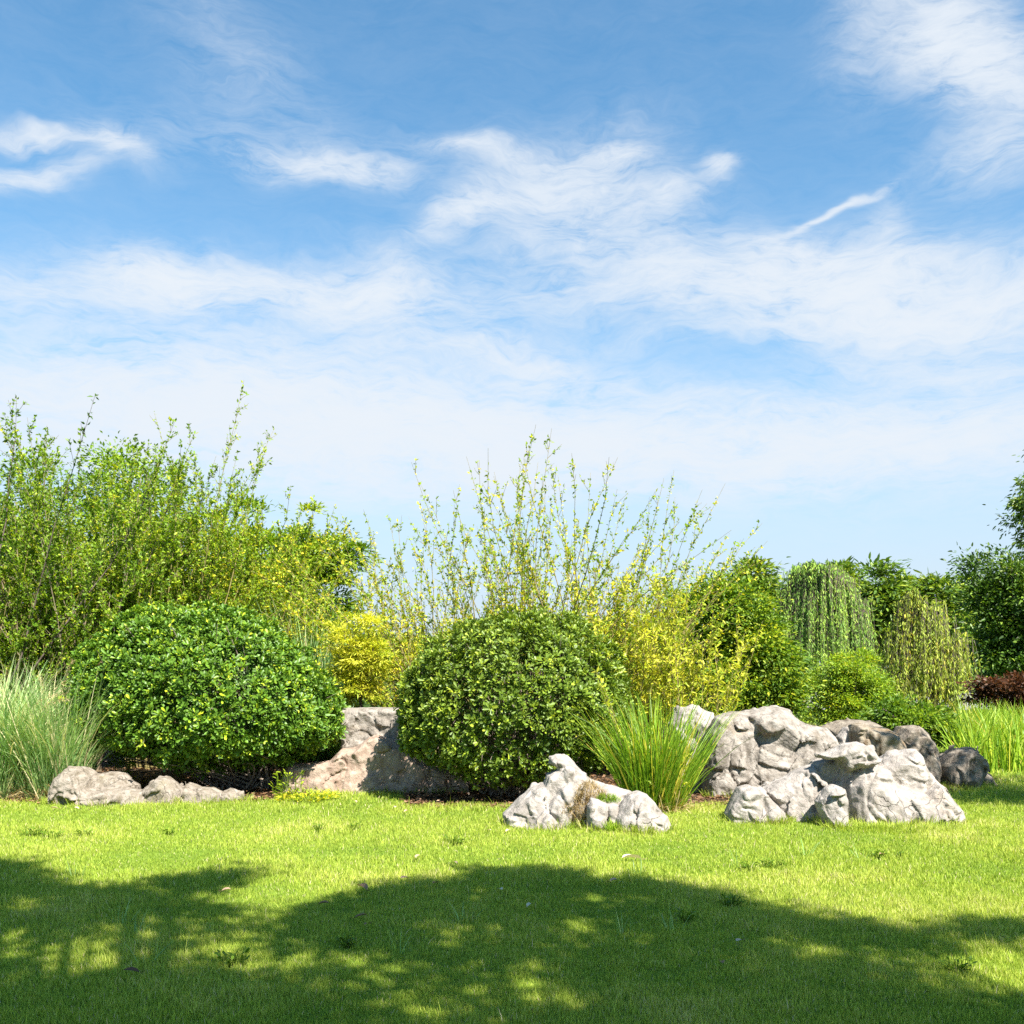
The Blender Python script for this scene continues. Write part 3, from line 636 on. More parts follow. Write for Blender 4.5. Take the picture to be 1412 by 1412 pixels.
# ---------------------------------------------------------------- clipped round shrubs
def loft(prof, Y):
    """outline rows (v, left u, right u) -> height, centre, half-width"""
    prof = sorted(prof, key=lambda r: -r[0])
    z = np.array([H + (HV - v) / F * Y for v, a, b in prof]); a = np.array([gx(a, Y) for v, a, b in prof]); b = np.array([gx(b, Y) for v, a, b in prof])
    return z, (a + b) / 2, (b - a) / 2
def dome(name, label, Y, prof, mat, nros, ly, leaf, seed, group=None, stem_u=(0, 0), depth=.92, skirt=.25):
    z, cx, hw = loft(prof, Y)
    root = empty(name, (float(cx[0]), Y, 0), label, 'shrub', group)
    bag = Bag()
    # sample the lofted skin, more rows where it is wide
    zz = np.linspace(z[0], z[-1], 300); ww = np.interp(zz, z, hw); dz = np.gradient(ww, zz)
    ar = ww * np.sqrt(1 + dz ** 2); cdf = np.cumsum(ar); cdf /= cdf[-1]
    def samples(n, inset):
        q = np.interp(rs.rand(n), cdf, zz); th = R(0, 2 * pi, n)
        w = np.interp(q, z, hw); c = np.interp(q, z, cx); sl = np.interp(q, zz, dz)
        nrm = unit(np.stack([np.cos(th), np.sin(th) / depth, -sl], 1))
        p = np.stack([c + w * np.cos(th), Y + depth * w * np.sin(th), q], 1)
        lump = fbm(p * 1.9 + seed * 9, 3) * .10 + perlin(p * 6 + seed * 5) * .05
        p = p + nrm * (lump - inset)[:, None]
        return p, nrm, lump, q
    zlo, zhi = z[0], z[-1]
    def rosettes(n, inset, size, tshift, k):
        p, nrm, lump, q = samples(n, inset)
        keep = p[:, 1] < Y + depth * hw.max() * .75
        gap = perlin(p * 3.1 + 77 + seed) ; keep &= rs.rand(n) < np.clip(.95 + gap * 1.7, .12, 1)
        low = np.clip(1 - (q - zlo) / skirt, 0, 1); keep &= rs.rand(n) > low * .75
        p, nrm = p[keep], nrm[keep]; n = len(p)
        ax = unit(nrm * .8 + np.array([0, 0, .45]) + rs.normal(0, .28, (n, 3)))
        t1 = unit(np.cross(ax, rs.normal(size=(n, 3)))); t2 = np.cross(ax, t1)
        hue = R(0, 1, n); rsz = R(.62, 1.28, n)
        for i in range(k):
            a = i * 2.4 + R(-.3, .3, n); open_ = R(.5, 1.25, n) if i >= 3 else R(.15, .6, n)
            d = (np.cos(a)[:, None] * t1 + np.sin(a)[:, None] * t2) * np.sin(open_)[:, None] + ax * np.cos(open_)[:, None]
            nn = ax * np.sin(open_)[:, None] - (np.cos(a)[:, None] * t1 + np.sin(a)[:, None] * t2) * np.cos(open_)[:, None]
            s = size * rsz * R(.75, 1.15, n) * (.75 if i < 3 else 1)
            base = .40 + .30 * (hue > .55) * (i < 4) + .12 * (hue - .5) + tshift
            leaves(bag, p + d * .008 + rs.normal(0, .008, (n, 3)), d, nn, s, s * R(.36, .48, n), np.clip(base + rs.normal(0, .1, n), 0, 1), 'obovate', .22, .12)
    rosettes(nros, R(-.03, .06, nros), leaf, 0.0, 8)
    rosettes(int(nros * .7), R(.07, .22, int(nros * .7)), leaf, -.12, 7)  # deeper leaf layers tinted darker, painting the shade inside the crown
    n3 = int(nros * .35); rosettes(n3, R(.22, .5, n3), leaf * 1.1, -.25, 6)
    tb = Bag()
    # a few stray shoots that stand out of the clipped outline
    n4 = 46; p, nrm, lump, q = samples(n4, np.zeros(n4)); d = unit(nrm + np.array([0, 0, .6]) + rs.normal(0, .3, (n4, 3))); Ls = R(.08, .22, n4)
    Q = p[:, None] - d[:, None] * .06 + d[:, None] * (np.linspace(0, 1, 5)[None] * (Ls + .06)[:, None])[..., None] + np.cumsum(rs.normal(0, .004, (n4, 5, 3)), 1)
    tubes(tb, Q, np.full((n4, 1), .003) * np.linspace(1, .5, 5)[None], 3, .5)
    ix = np.repeat(np.arange(n4), 9); g = R(.3, 1, len(ix)); c = p[ix] + d[ix] * (g * Ls[ix])[:, None]
    leaves(bag, c, unit(d[ix] * .5 + rand_unit(len(ix))), rand_unit(len(ix)), leaf * R(.5, .9, len(ix)), leaf * .32, np.clip(rs.normal(.8, .12, len(ix)), 0, 1), 'obovate', .2, .1)
    bag.build('foliage', mat, root)
    # bare branches below and inside
    n = ly; K = 7; t = np.linspace(0, 1, K)
    th = R(0, 2 * pi, n); rr = np.sqrt(rs.rand(n)) * hw.max() * .82; zt = np.interp(rs.rand(n), cdf, zz)
    tip = np.stack([cx[len(cx) // 2] + rr * np.cos(th), Y + depth * rr * np.sin(th), np.clip(zt, zlo + .05, zhi - .3)], 1)
    b0 = np.stack([cx[0] + stem_u[0] + rs.normal(0, .22, n), Y + rs.normal(0, .12, n), np.full(n, -.02)], 1)
    mid = (b0 * .6 + tip * .4) + np.array([0, 0, .12]) + rs.normal(0, .1, (n, 3))
    Q = b0[:, None] * ((1 - t) ** 2)[None, :, None] + mid[:, None] * (2 * t * (1 - t))[None, :, None] + tip[:, None] * (t ** 2)[None, :, None]
    Q = Q + np.cumsum(rs.normal(0, .018, Q.shape), 1) * t[None, :, None]
    tubes(tb, Q, (R(.010, .022, n)[:, None]) * (1 - .75 * t)[None], 5)
    # twigs that poke out at the skirt
    n2 = ly; p, nrm, lump, q = samples(n2, R(.05, .2, n2)); k = q < zlo + .45; p, nrm = p[k], nrm[k]; n2 = len(p)
    d = unit(nrm + rs.normal(0, .6, (n2, 3))); Q = p[:, None] - d[:, None] * .3 + d[:, None] * (np.linspace(0, .38, 5))[None, :, None] + np.cumsum(rs.normal(0, .02, (n2, 5, 3)), 1)
    tubes(tb, Q, np.full((n2, 1), .006) * np.linspace(1, .4, 5)[None], 4)
    tb.build('branches', M['twig_grey'], root)
    return root
dome('round_shrub', 'larger glossy green round clipped shrub, above the low smooth grey rock', 12.7,
     [(838, 235, 275), (843, 205, 310), (855, 178, 345), (875, 152, 385), (900, 130, 415), (930, 112, 440), (960, 106, 458), (985, 112, 470), (1005, 128, 472), (1025, 160, 455), (1040, 215, 415), (1052, 260, 375), (1058, 290, 340)],
     M['box_leaf'], 9000, 150, .069, 1, 'clipped round shrubs', (.25, 0))
dome('round_shrub', 'smaller olive-green round clipped shrub, behind the craggy rock with the knob', 11.95,
     [(850, 700, 745), (855, 670, 775), (866, 638, 800), (885, 605, 826), (910, 580, 845), (940, 562, 858), (970, 553, 864), (1000, 553, 862), (1025, 562, 855), (1045, 590, 840), (1062, 620, 815), (1072, 660, 780)],
     M['box_leaf_b'], 6200, 190, .066, 2, 'clipped round shrubs', (0, 0))

# ---------------------------------------------------------------- grasses
def tussock(name, label, cat, Y, u, vbase, n, Lr, rad, W, tilt, bend, mat, group=None, tint=(.5, .16), straw=0, sq=.6, plumes=0):
    x = gx(u, Y); b = Bag()
    root = empty(name, (x, Y, 0), label, cat, group)
    def blades(n, Lr, rad, tilt, bend, W, tm, ts, K=7):
        r = np.sqrt(rs.rand(n)); th = R(0, 2 * pi, n)
        px, py = r * rad * np.cos(th), r * rad * sq * np.sin(th)
        az = th + rs.normal(0, .7, n)
        bag = b if K != 4 else sb
        ribbons(bag, np.stack([x + px, Y + py, np.full(n, -.01)], 1), az, np.abs(rs.normal(tilt * (.25 + r), .1, n)), R(Lr[0], Lr[1], n), R(.6, 1.2, n) * W, np.abs(rs.normal(bend, bend * .55, n)), np.where(rs.rand(n) < .11, R(.93, 1, n), np.clip(rs.normal(tm, ts, n), 0, 1)), K=K, twist=R(-1.3, 1.3, n))
    blades(n, Lr, rad, tilt, bend, W, *tint)
    b.build('blades', mat, root)
    if straw:
        sb = Bag(); blades(straw, (Lr[0] * .2, Lr[0] * .65), rad * 1.05, tilt * 2.2 + .3, bend + .5, W, .5, .25, K=4)
        sb.build('dry_blades', M['straw'], root)
    if plumes:
        pb = Bag()
        for i in range(plumes):
            az = R(0, 2 * pi); K = 10; t = np.linspace(0, 1, K); Lp = R(Lr[1] * .85, Lr[1] * 1.08); ti = R(.1, .5); be = R(.5, 1.3)
            th = ti + be * t ** 2; dx = np.cumsum(np.sin(th)) * Lp / K; dz = np.cumsum(np.cos(th)) * Lp / K
            Q = np.stack([x + R(-rad, rad) * .5 + dx * np.cos(az), Y + dx * np.sin(az) * .7, dz], 1)[None]
            tubes(pb, Q, np.full((1, K), .003), 3, .5)
            m = 90; tt = R(.72, 1, m); c = np.stack([np.interp(tt, t, Q[0, :, k]) for k in range(3)], 1)
            d = unit(rs.normal(0, .8, (m, 3)) + np.array([np.cos(az), np.sin(az), -.2]))
            leaves(pb, c, d, rand_unit(m), R(.03, .07, m), .006, R(.5, 1, m))
        pb.build('plumes', M['straw'], root)
    return root
tussock('grass_clump', 'tall upright green grass clump with a straw-coloured base, right of the smaller round shrub', 'grass clump', 10.75, 903, 1118, 850, (.55, 1.4), .27, .0135, .33, .5, M['reed'], 'ornamental grass clumps', (.34, .24), 460)
for (u, Y, n, lr, lab, pl) in ((-10, 11.7, 1500, (.95, 1.8), 'silvery arching grass clump at the left edge, with a few tan plumes', 8), (72, 11.75, 1300, (.9, 1.7), 'silvery arching grass clump just left of the larger round shrub', 4)):
    tussock('silver_grass', lab, 'grass clump', Y, u, 1105, n, lr, .36, .012, .30, .8, M['silver'], 'ornamental grass clumps', (.6, .25), 260, plumes=pl)
tussock('fountain_grass', 'fine blue-green fountain grass rising behind the larger round shrub', 'grass clump', 15.0, 425, 1000, 1500, (1.5, 2.75), .45, .013, .30, .9, M['silver'], 'ornamental grass clumps', (.35, .15))
tussock('fountain_grass', 'low green fountain grass showing over the grey stone block', 'grass clump', 14.6, 545, 1000, 700, (.7, 1.2), .45, .012, .4, .8, M['silver'], 'ornamental grass clumps', (.4, .15))

# ---------------------------------------------------------------- multi-stemmed shrubs
def twig_shrub(name, label, Y, u, n, Lr, spread, mat, twigs=10, tw=(.25, .7), leaf=.05, lw=.45, gap=.06, per=2, r0=.25, stem_r=.014, lean=(0, 0), seed=0,
               tint=(.5, .16), t0=.3, shape='diamond', group=None, bark='twig', curve=.5, leaf_t=(0, 1), droop=0., tip_bare=0., cat='shrub', leafstem=.35, yellow_frac=0.):
    x = gx(u, Y); root = empty(name, (x, Y, 0), label, cat, group)
    K = 10; t = np.linspace(0, 1, K)
    th = R(0, 2 * pi, n); ti = np.abs(rs.normal(0, spread, n)); L = R(Lr[0], Lr[1], n)
    rr = np.sqrt(rs.rand(n)) * r0
    p0 = np.stack([x + rr * np.cos(th), Y + rr * np.sin(th) * .7, np.full(n, -.02)], 1)
    d2 = np.stack([np.cos(th), np.sin(th) * .6], 1) * np.sin(ti)[:, None] + np.array(lean)
    d0 = unit(np.concatenate([d2, np.cos(ti)[:, None]], 1))
    Q = [p0]; d = d0.copy()
    for k in range(1, K):
        d = unit(d + np.concatenate([d2, np.zeros((n, 1))], 1) * curve * .12 + rs.normal(0, .085, (n, 3)))
        Q.append(Q[-1] + d * (L / (K - 1))[:, None])
    Q = np.stack(Q, 1)
    tb = Bag(); tubes(tb, Q, (stem_r * R(.6, 1.25, n))[:, None] * (1.02 - t ** .8)[None] + .0015, 5, R(0, 1))
    # side twigs
    m = n * twigs; si = np.repeat(np.arange(n), twigs); tt = R(t0, .97, m)
    f = tt * (K - 1); i0 = np.minimum(f.astype(int), K - 2); fr = (f - i0)[:, None]
    base = Q[si, i0] * (1 - fr) + Q[si, i0 + 1] * fr; sd = unit(Q[si, i0 + 1] - Q[si, i0])
    a = R(.35, 1.05, m)[:, None]; pr = unit(np.cross(sd, rs.normal(size=(m, 3)))); dd = unit(sd * np.cos(a) + pr * np.sin(a) + np.array([0, 0, .15]))
    tl = R(tw[0], tw[1], m) * (1.15 - .75 * tt)
    K2 = 5; Q2 = [base]
    for k in range(1, K2):
        dd = unit(dd + np.array([0, 0, .05]) + rs.normal(0, .08, (m, 3))); Q2.append(Q2[-1] + dd * (tl / (K2 - 1))[:, None])
    Q2 = np.stack(Q2, 1); tubes(tb, Q2, np.full((m, 1), .0042) * np.linspace(1, .4, K2)[None], 3, R(0, 1))
    tb.build('stems', M[bark], root)
    lb = Bag()
    def put(QQ, LL, lo, hi):
        k = QQ.shape[1]; cnt = np.maximum((LL * (hi - lo) / gap).astype(int), 1); ix = np.repeat(np.arange(len(QQ)), cnt)
        q = R(lo, hi, len(ix)); g = q * (k - 1); j = np.minimum(g.astype(int), k - 2); fr = (g - j)[:, None]
        c = QQ[ix, j] * (1 - fr) + QQ[ix, j + 1] * fr; ax = unit(QQ[ix, j + 1] - QQ[ix, j])
        bt = (rs.normal(0, .12, len(QQ)))[ix]
        yl = rs.rand(len(ix)) < yellow_frac
        for _ in range(per):
            nn = len(c); dr = unit(ax * .55 + rand_unit(nn) * .95 + np.array([0, 0, .15 - droop]))
            nor = unit(rand_unit(nn) * .8 + np.array([0, 0, .9])); s = leaf * R(.6, 1.25, nn)
            leaves(lb, c + rs.normal(0, .01, (nn, 3)), dr, nor, s, s * lw, np.clip(rs.normal(tint[0], tint[1], nn) + bt + .4 * yl, 0, 1), shape, .2, .1)
    put(Q2, tl, leaf_t[0], 1 - tip_bare); 
    if leafstem: put(Q, L, 1 - leafstem, 1 - tip_bare * .4)
    lb.build('foliage', mat, root)
    return root
G1 = 'tall leafy shrubs on the left'
twig_shrub('leafy_shrub', 'tall dense bright green leafy shrub, directly behind the larger round shrub', 15.3, 215, 95, (2.9, 5.0), .20, M['shrub_leaf'], 22, (.3, .8), .052, .55, .036, 3, .45, .017, (.0, 0), group=G1, t0=.2)
twig_shrub('leafy_shrub', 'broad leafy shrub with pale slanting stems, above the silvery grass', 14.7, 100, 88, (3.0, 5.2), .26, M['shrub_leaf'], 20, (.3, .85), .05, .55, .036, 3, .4, .018, (-.06, 0), group=G1, bark='pale_bark', t0=.15, tint=(.45, .16))
twig_shrub('leafy_shrub', 'yellow-green leafy shrub sloping down to the feathery tree', 16.2, 325, 90, (2.6, 4.5), .24, M['shrub_leaf'], 20, (.3, .75), .052, .55, .036, 3, .45, .016, (.04, 0), group=G1, t0=.2, tint=(.6, .15), yellow_frac=.1)
twig_shrub('leafy_shrub', 'darker leafy shrub filling the left edge', 14.4, -20, 70, (2.8, 5.0), .28, M['shrub_leaf'], 20, (.3, .85), .05, .55, .036, 3, .4, .018, (.02, 0), group=G1, t0=.12, tint=(.36, .16))
twig_shrub('sapling', 'brown-barked sapling whose dark-leaved branch leans over the left shrubs', 13.7, -40, 3, (5.0, 6.0), .04, M['dark_leaf'], 11, (.25, .7), .08, .42, .07, 2, .1, .024, (.32, 0), bark='bark', t0=.4, tint=(.6, .2), curve=.1, cat='tree')
twig_shrub('tall_shoots', 'few thin shoots standing highest above the tall dense leafy shrub', 15.0, 245, 4, (5.3, 6.1), .03, M['shrub_leaf'], 12, (.2, .6), .055, .5, .06, 2, .2, .014, (.01, 0), t0=.5, tint=(.55, .16), curve=.2)
G2 = 'sparse yellow-green shrubs in the middle'
twig_shrub('twiggy_shrub', 'tall sparse twiggy shrub fanning out above the smaller round shrub', 14.7, 725, 100, (2.2, 5.05), .31, M['shrub_leaf'], 11, (.2, .65), .052, .55, .045, 2, .28, .014, (0, 0), group=G2, t0=.3, tint=(.62, .16), curve=.7, leaf_t=(.1, 1), tip_bare=.08, yellow_frac=.12)
twig_shrub('twiggy_shrub', 'sparse twiggy shrub leaning right over the yellow shoots', 14.9, 828, 84, (2.1, 4.7), .24, M['shrub_leaf'], 11, (.2, .65), .052, .55, .045, 2, .28, .014, (.06, 0), group=G2, t0=.25, tint=(.62, .16), curve=.8, yellow_frac=.15, tip_bare=.05)
twig_shrub('twiggy_shrub', 'shorter twiggy shrub leaning left above the grey stone block', 14.6, 606, 84, (1.7, 4.0), .29, M['shrub_leaf'], 11, (.2, .65), .05, .55, .045, 2, .28, .013, (-.17, 0), group=G2, t0=.2, tint=(.66, .16), curve=.9, yellow_frac=.2)
G3 = 'yellow willow-leaved shoots behind the grass clump'
twig_shrub('yellow_shoots', 'dense clump of upright yellow leafy shoots, right of the smaller round shrub', 13.9, 905, 38, (1.9, 3.0), .14, M['yellow_leaf'], 14, (.15, .5), .08, .28, .05, 2, .30, .010, (.0, 0), group=G3, t0=.2, tint=(.74, .2), shape='lance', droop=.25, leafstem=.7)
twig_shrub('yellow_shoots', 'shorter yellow leafy shoots in front of the green and yellow bush', 13.6, 968, 22, (1.3, 2.3), .14, M['yellow_leaf'], 9, (.15, .4), .085, .28, .06, 2, .3, .009, (.02, 0), group=G3, t0=.2, tint=(.72, .2), shape='lance', droop=.25, leafstem=.7)
twig_shrub('yellow_sprig', 'single thin yellow-leaved sprig leaning in front of the smaller round shrub', 10.75, 880, 3, (1.2, 1.7), .1, M['yellow_leaf'], 6, (.08, .2), .06, .3, .05, 2, .08, .006, (-.22, 0), t0=.3, tint=(.7, .15), shape='lance', leafstem=.7)
twig_shrub('yellow_sprig', 'upright yellow-leaved sprigs growing out of the tall green grass clump', 10.5, 920, 5, (.7, 1.15), .1, M['yellow_leaf'], 6, (.06, .18), .06, .4, .05, 2, .12, .005, (.0, 0), t0=.3, tint=(.75, .15), leafstem=.6)

# ---------------------------------------------------------------- trees and bushes with a crown
def tree(name, label, cat, Y, blobs, trunk, leaf, lw, nclump, nleaf, cr, mat, tint=(.5, .15), shape='diamond', flat=.6, bark='bark', tr=.12, droop=.1, depth=1.0, group=None, limbs=26, shell=.45, part='crown', ctint=.14, up=.7, ybias=0.):
    x0 = gx(trunk, Y); root = empty(name, (x0, Y, 0), label, cat, group)
    s = Y / F; B = []
    for b in blobs:
        c = at(b[0], b[1], Y); dyo = b[4] if len(b) > 4 else 0
        B.append((c + np.array([0, dyo, 0]), np.array([b[2] * s, (b[2] + b[3]) * .5 * s * depth, b[3] * s])))
    w = np.array([b[1][0] * b[1][2] for b in B]); w /= w.sum()
    nclump = int(nclump * .78); which = rs.choice(len(B), nclump, p=w)
    dirs = rand_unit(nclump); rad = rs.rand(nclump) ** shell
    c0 = np.stack([B[i][0] for i in which]); r0 = np.stack([B[i][1] for i in which])
    rag = 1 + .42 * fbm(dirs * 1.7 + which[:, None] * 7.1 + trunk * .37, 3); sp_ = rs.rand(nclump) < .10; rag = np.where(sp_ & (rad > .6), rag * R(1.08, 1.32, nclump), rag)
    cc = c0 + dirs * r0 * (rad * rag)[:, None]; cc = cc + np.stack([fbm(cc * 1.3 / max(cr, .2) * .3 + k * 31, 2) for k in range(3)], 1) * cr * .8
    k = cc[:, 2] > cr * .4; cc, dirs = cc[k], dirs[k]; nclump = len(cc)
    ct = rs.normal(0, ctint, nclump)
    ix = np.repeat(np.arange(nclump), nleaf); n = len(ix); cs = R(.55, 1.45, nclump)
    off = rs.normal(size=(n, 3)) * np.array([1, 1, flat]) * cr * .5 * cs[ix][:, None]
    P = cc[ix] + off; P[:, 2] = np.maximum(P[:, 2], .03)
    out = unit(off + dirs[ix] * cr * .5); dr = unit(out + rand_unit(n) * .6 - np.array([0, 0, droop]))
    nor = unit(rand_unit(n) * .8 + np.array([0, 0, up]) + dirs[ix] * .3)
    sz = leaf * R(.6, 1.3, n); lb = Bag()
    leaves(lb, P, dr, nor, sz, sz * lw, np.clip(rs.normal(tint[0], tint[1], n) + ct[ix], 0, 1), shape, .2, .12)
    lb.build(part, mat, root)
    tb = Bag(); top = cc.mean(0); K = 8; t = np.linspace(0, 1, K)
    zt = max(cc[:, 2].min() * .9, .25) + .25 * (top[2] - cc[:, 2].min())
    fork = np.array([x0 + (top[0] - x0) * .3, Y, zt])
    wob = np.cumsum(rs.normal(0, .02 * zt, (K, 3)), 0) * np.array([1, 1, 0]) * np.sin(t * pi)[:, None]
    tubes(tb, (np.array([x0, Y, -.03])[None] * (1 - t)[:, None] + fork[None] * t[:, None] + wob)[None], (tr * (1.25 - .5 * t))[None], 8)
    li = rs.choice(nclump, min(limbs, nclump), replace=False); e = cc[li]; m = len(e)
    mid = fork + (e - fork) * .45 + np.array([0, 0, .12]) * np.linalg.norm(e - fork, axis=1)[:, None]
    Q = fork[None, None] * ((1 - t) ** 2)[None, :, None] + mid[:, None] * (2 * t * (1 - t))[None, :, None] + e[:, None] * (t ** 2)[None, :, None]
    Q = Q + np.cumsum(rs.normal(0, .03 * cr, Q.shape), 1) * t[None, :, None]
    tubes(tb, Q, (tr * R(.25, .55, m))[:, None] * (1.05 - t)[None] + .004, 5)
    tb.build('trunk' if cat == 'tree' else 'stems', M[bark], root)
    return root
G4 = 'dense bushes behind the left shrubs'
tree('bush', 'deep green dense bush behind the leafy shrubs at the left edge', 'bush', 17.6, [(-30, 840, 110, 170), (70, 860, 110, 150), (40, 740, 90, 130)], 20, .075, .5, 420, 110, .32, M['shrub_leaf'], (.22, .16), group=G4)
tree('bush', 'mid green dense bush behind the tallest leafy shrub', 'bush', 18.0, [(180, 800, 95, 170), (280, 820, 80, 130), (170, 690, 70, 100), (350, 850, 60, 110)], 220, .075, .5, 480, 110, .32, M['shrub_leaf'], (.30, .16), group=G4)
tree('feathery_tree', 'bright green feathery tree in layers, right of the tall leafy shrubs', 'tree', 24, [(350, 765, 60, 62), (408, 772, 45, 45), (442, 765, 34, 26), (474, 775, 22, 26), (455, 740, 22, 10), (400, 850, 80, 50), (440, 905, 75, 45), (330, 830, 70, 80), (440, 820, 40, 30)], 395, .14, .3, 420, 130, .36, M['feather_leaf'], (.55, .16), 'lance', flat=.3, up=1.3, droop=.05)
tree('golden_conifer', 'small golden-yellow feathery conifer between the two round shrubs', 'bush', 13.7, [(492, 900, 28, 36), (475, 918, 24, 22), (518, 915, 24, 12), (500, 872, 13, 14), (505, 858, 7, 14), (490, 945, 36, 22), (530, 925, 18, 8)], 497, .07, .2, 150, 90, .17, M['yellow_leaf'], (.84, .14), 'lance', flat=.22, tr=.03, up=1.0, droop=.0)
tree('yellow_bush', 'golden bush glimpsed through the leaning twigs, left of the smaller round shrub', 'bush', 19.5, [(580, 900, 50, 26), (640, 885, 45, 28), (610, 930, 70, 36)], 610, .075, .4, 200, 90, .26, M['yellow_leaf'], (.7, .2), group='yellow bushes behind the twigs')
tree('yellow_bush', 'yellow-green bush behind the twigs, right of the smaller round shrub', 'bush', 19.0, [(790, 875, 45, 24), (850, 880, 50, 40), (905, 870, 40, 45), (870, 930, 80, 45)], 850, .075, .4, 280, 90, .28, M['yellow_leaf'], (.45, .2), group='yellow bushes behind the twigs')
tree('mixed_bush', 'dense green bush with yellow shoots, above the largest grey boulder', 'bush', 16.6, [(975, 835, 34, 40), (1010, 860, 42, 52), (1040, 890, 40, 52), (1070, 925, 30, 44), (1000, 935, 75, 50), (1060, 960, 50, 35)], 1020, .07, .42, 560, 130, .24, M['feather_leaf'], (.42, .2), 'lance', ctint=.22)
tree('olive_bush', 'open olive-green bush in front of the weeping willow', 'bush', 20.5, [(1172, 925, 30, 30), (1150, 955, 28, 28), (1200, 950, 26, 30), (1175, 985, 60, 22)], 1175, .06, .4, 330, 110, .22, M['shrub_leaf'], (.5, .16), 'lance')
tree('low_bush', 'low dark green bush behind the pile of boulders, under the yellow weeping tree', 'bush', 17.5, [(1255, 985, 40, 22), (1225, 995, 30, 20), (1300, 1000, 35, 22)], 1255, .09, .4, 120, 80, .22, M['feather_leaf'], (.35, .16), 'lance')
tree('dark_tree', 'dark glossy green tree with a pointed top, near the right edge', 'tree', 27, [(1385, 862, 34, 52), (1352, 824, 15, 22), (1343, 785, 7, 22), (1400, 830, 45, 60), (1440, 870, 60, 80), (1400, 910, 50, 30)], 1395, .12, .42, 460, 140, .42, M['dark_leaf'], (.48, .16), 'lance', shell=.5)
tree('tall_tree', 'tallest tree at the right edge, only its drooping left branches in view', 'tree', 31, [(1450, 740, 40, 72), (1438, 790, 30, 60), (1414, 705, 14, 22), (1480, 700, 60, 90), (1470, 820, 60, 70)], 1480, .15, .36, 300, 100, .4, M['dark_leaf'], (.58, .16), 'lance', droop=.5)
tree('maple_bush', 'reddish-brown maple under the dark tree', 'bush', 20.5, [(1365, 945, 30, 10), (1395, 952, 26, 12), (1350, 966, 22, 7), (1420, 950, 26, 16), (1400, 975, 20, 8)], 1385, .08, .5, 120, 60, .22, M['maple_leaf'], (.5, .2), 'lance', flat=.3, tr=.04)
G5 = 'far dark green trees along the skyline'
for (u, v, w, hgt, Y, lab) in ((1032, 816, 32, 44, 62, 'far dark green tree showing between the mixed bush and the weeping willow'), (1158, 812, 22, 42, 66, 'far dark green tree whose tip shows above the weeping willow'),
        (1205, 830, 30, 46, 60, 'far dark green tree just right of the weeping willow'), (1246, 838, 26, 50, 63, 'far dark green tree behind the left half of the yellow weeping tree'),
        (1292, 835, 30, 46, 60, 'far dark green tree behind the tip of the yellow weeping tree'), (1335, 840, 28, 40, 62, 'far dark green tree beside the pointed top of the dark tree')):
    tree('far_tree', lab, 'tree', Y, [(u, v, w * .8, hgt), (u - w * .5, v + 20, w * .6, hgt * .7), (u + w * .5, v + 18, w * .6, hgt * .7), (u, v + 50, w, hgt * .7), (u + R(-6, 6), v - hgt * .8, w * .3, hgt * .3)], u, .42, .34, 130, 100, 1.1, M['dark_leaf'], (.72, .16), 'lance', flat=.3, up=1.2, group=G5, tr=.22)
G6 = 'low far trees behind the middle shrubs'
for (u, v, w, Y) in ((520, 905, 60, 70), (620, 912, 60, 75), (720, 908, 60, 70), (820, 905, 60, 72), (910, 890, 60, 70)):
    tree('far_tree', 'low far green tree almost hidden behind the twiggy shrubs', 'tree', Y, [(u, v, w, 26), (u - 25, v + 5, w * .6, 22), (u + 25, v + 2, w * .6, 24)], u, .55, .4, 110, 70, 1.2, M['feather_leaf'], (.4, .15), 'lance', flat=.4, group=G6, tr=.2)

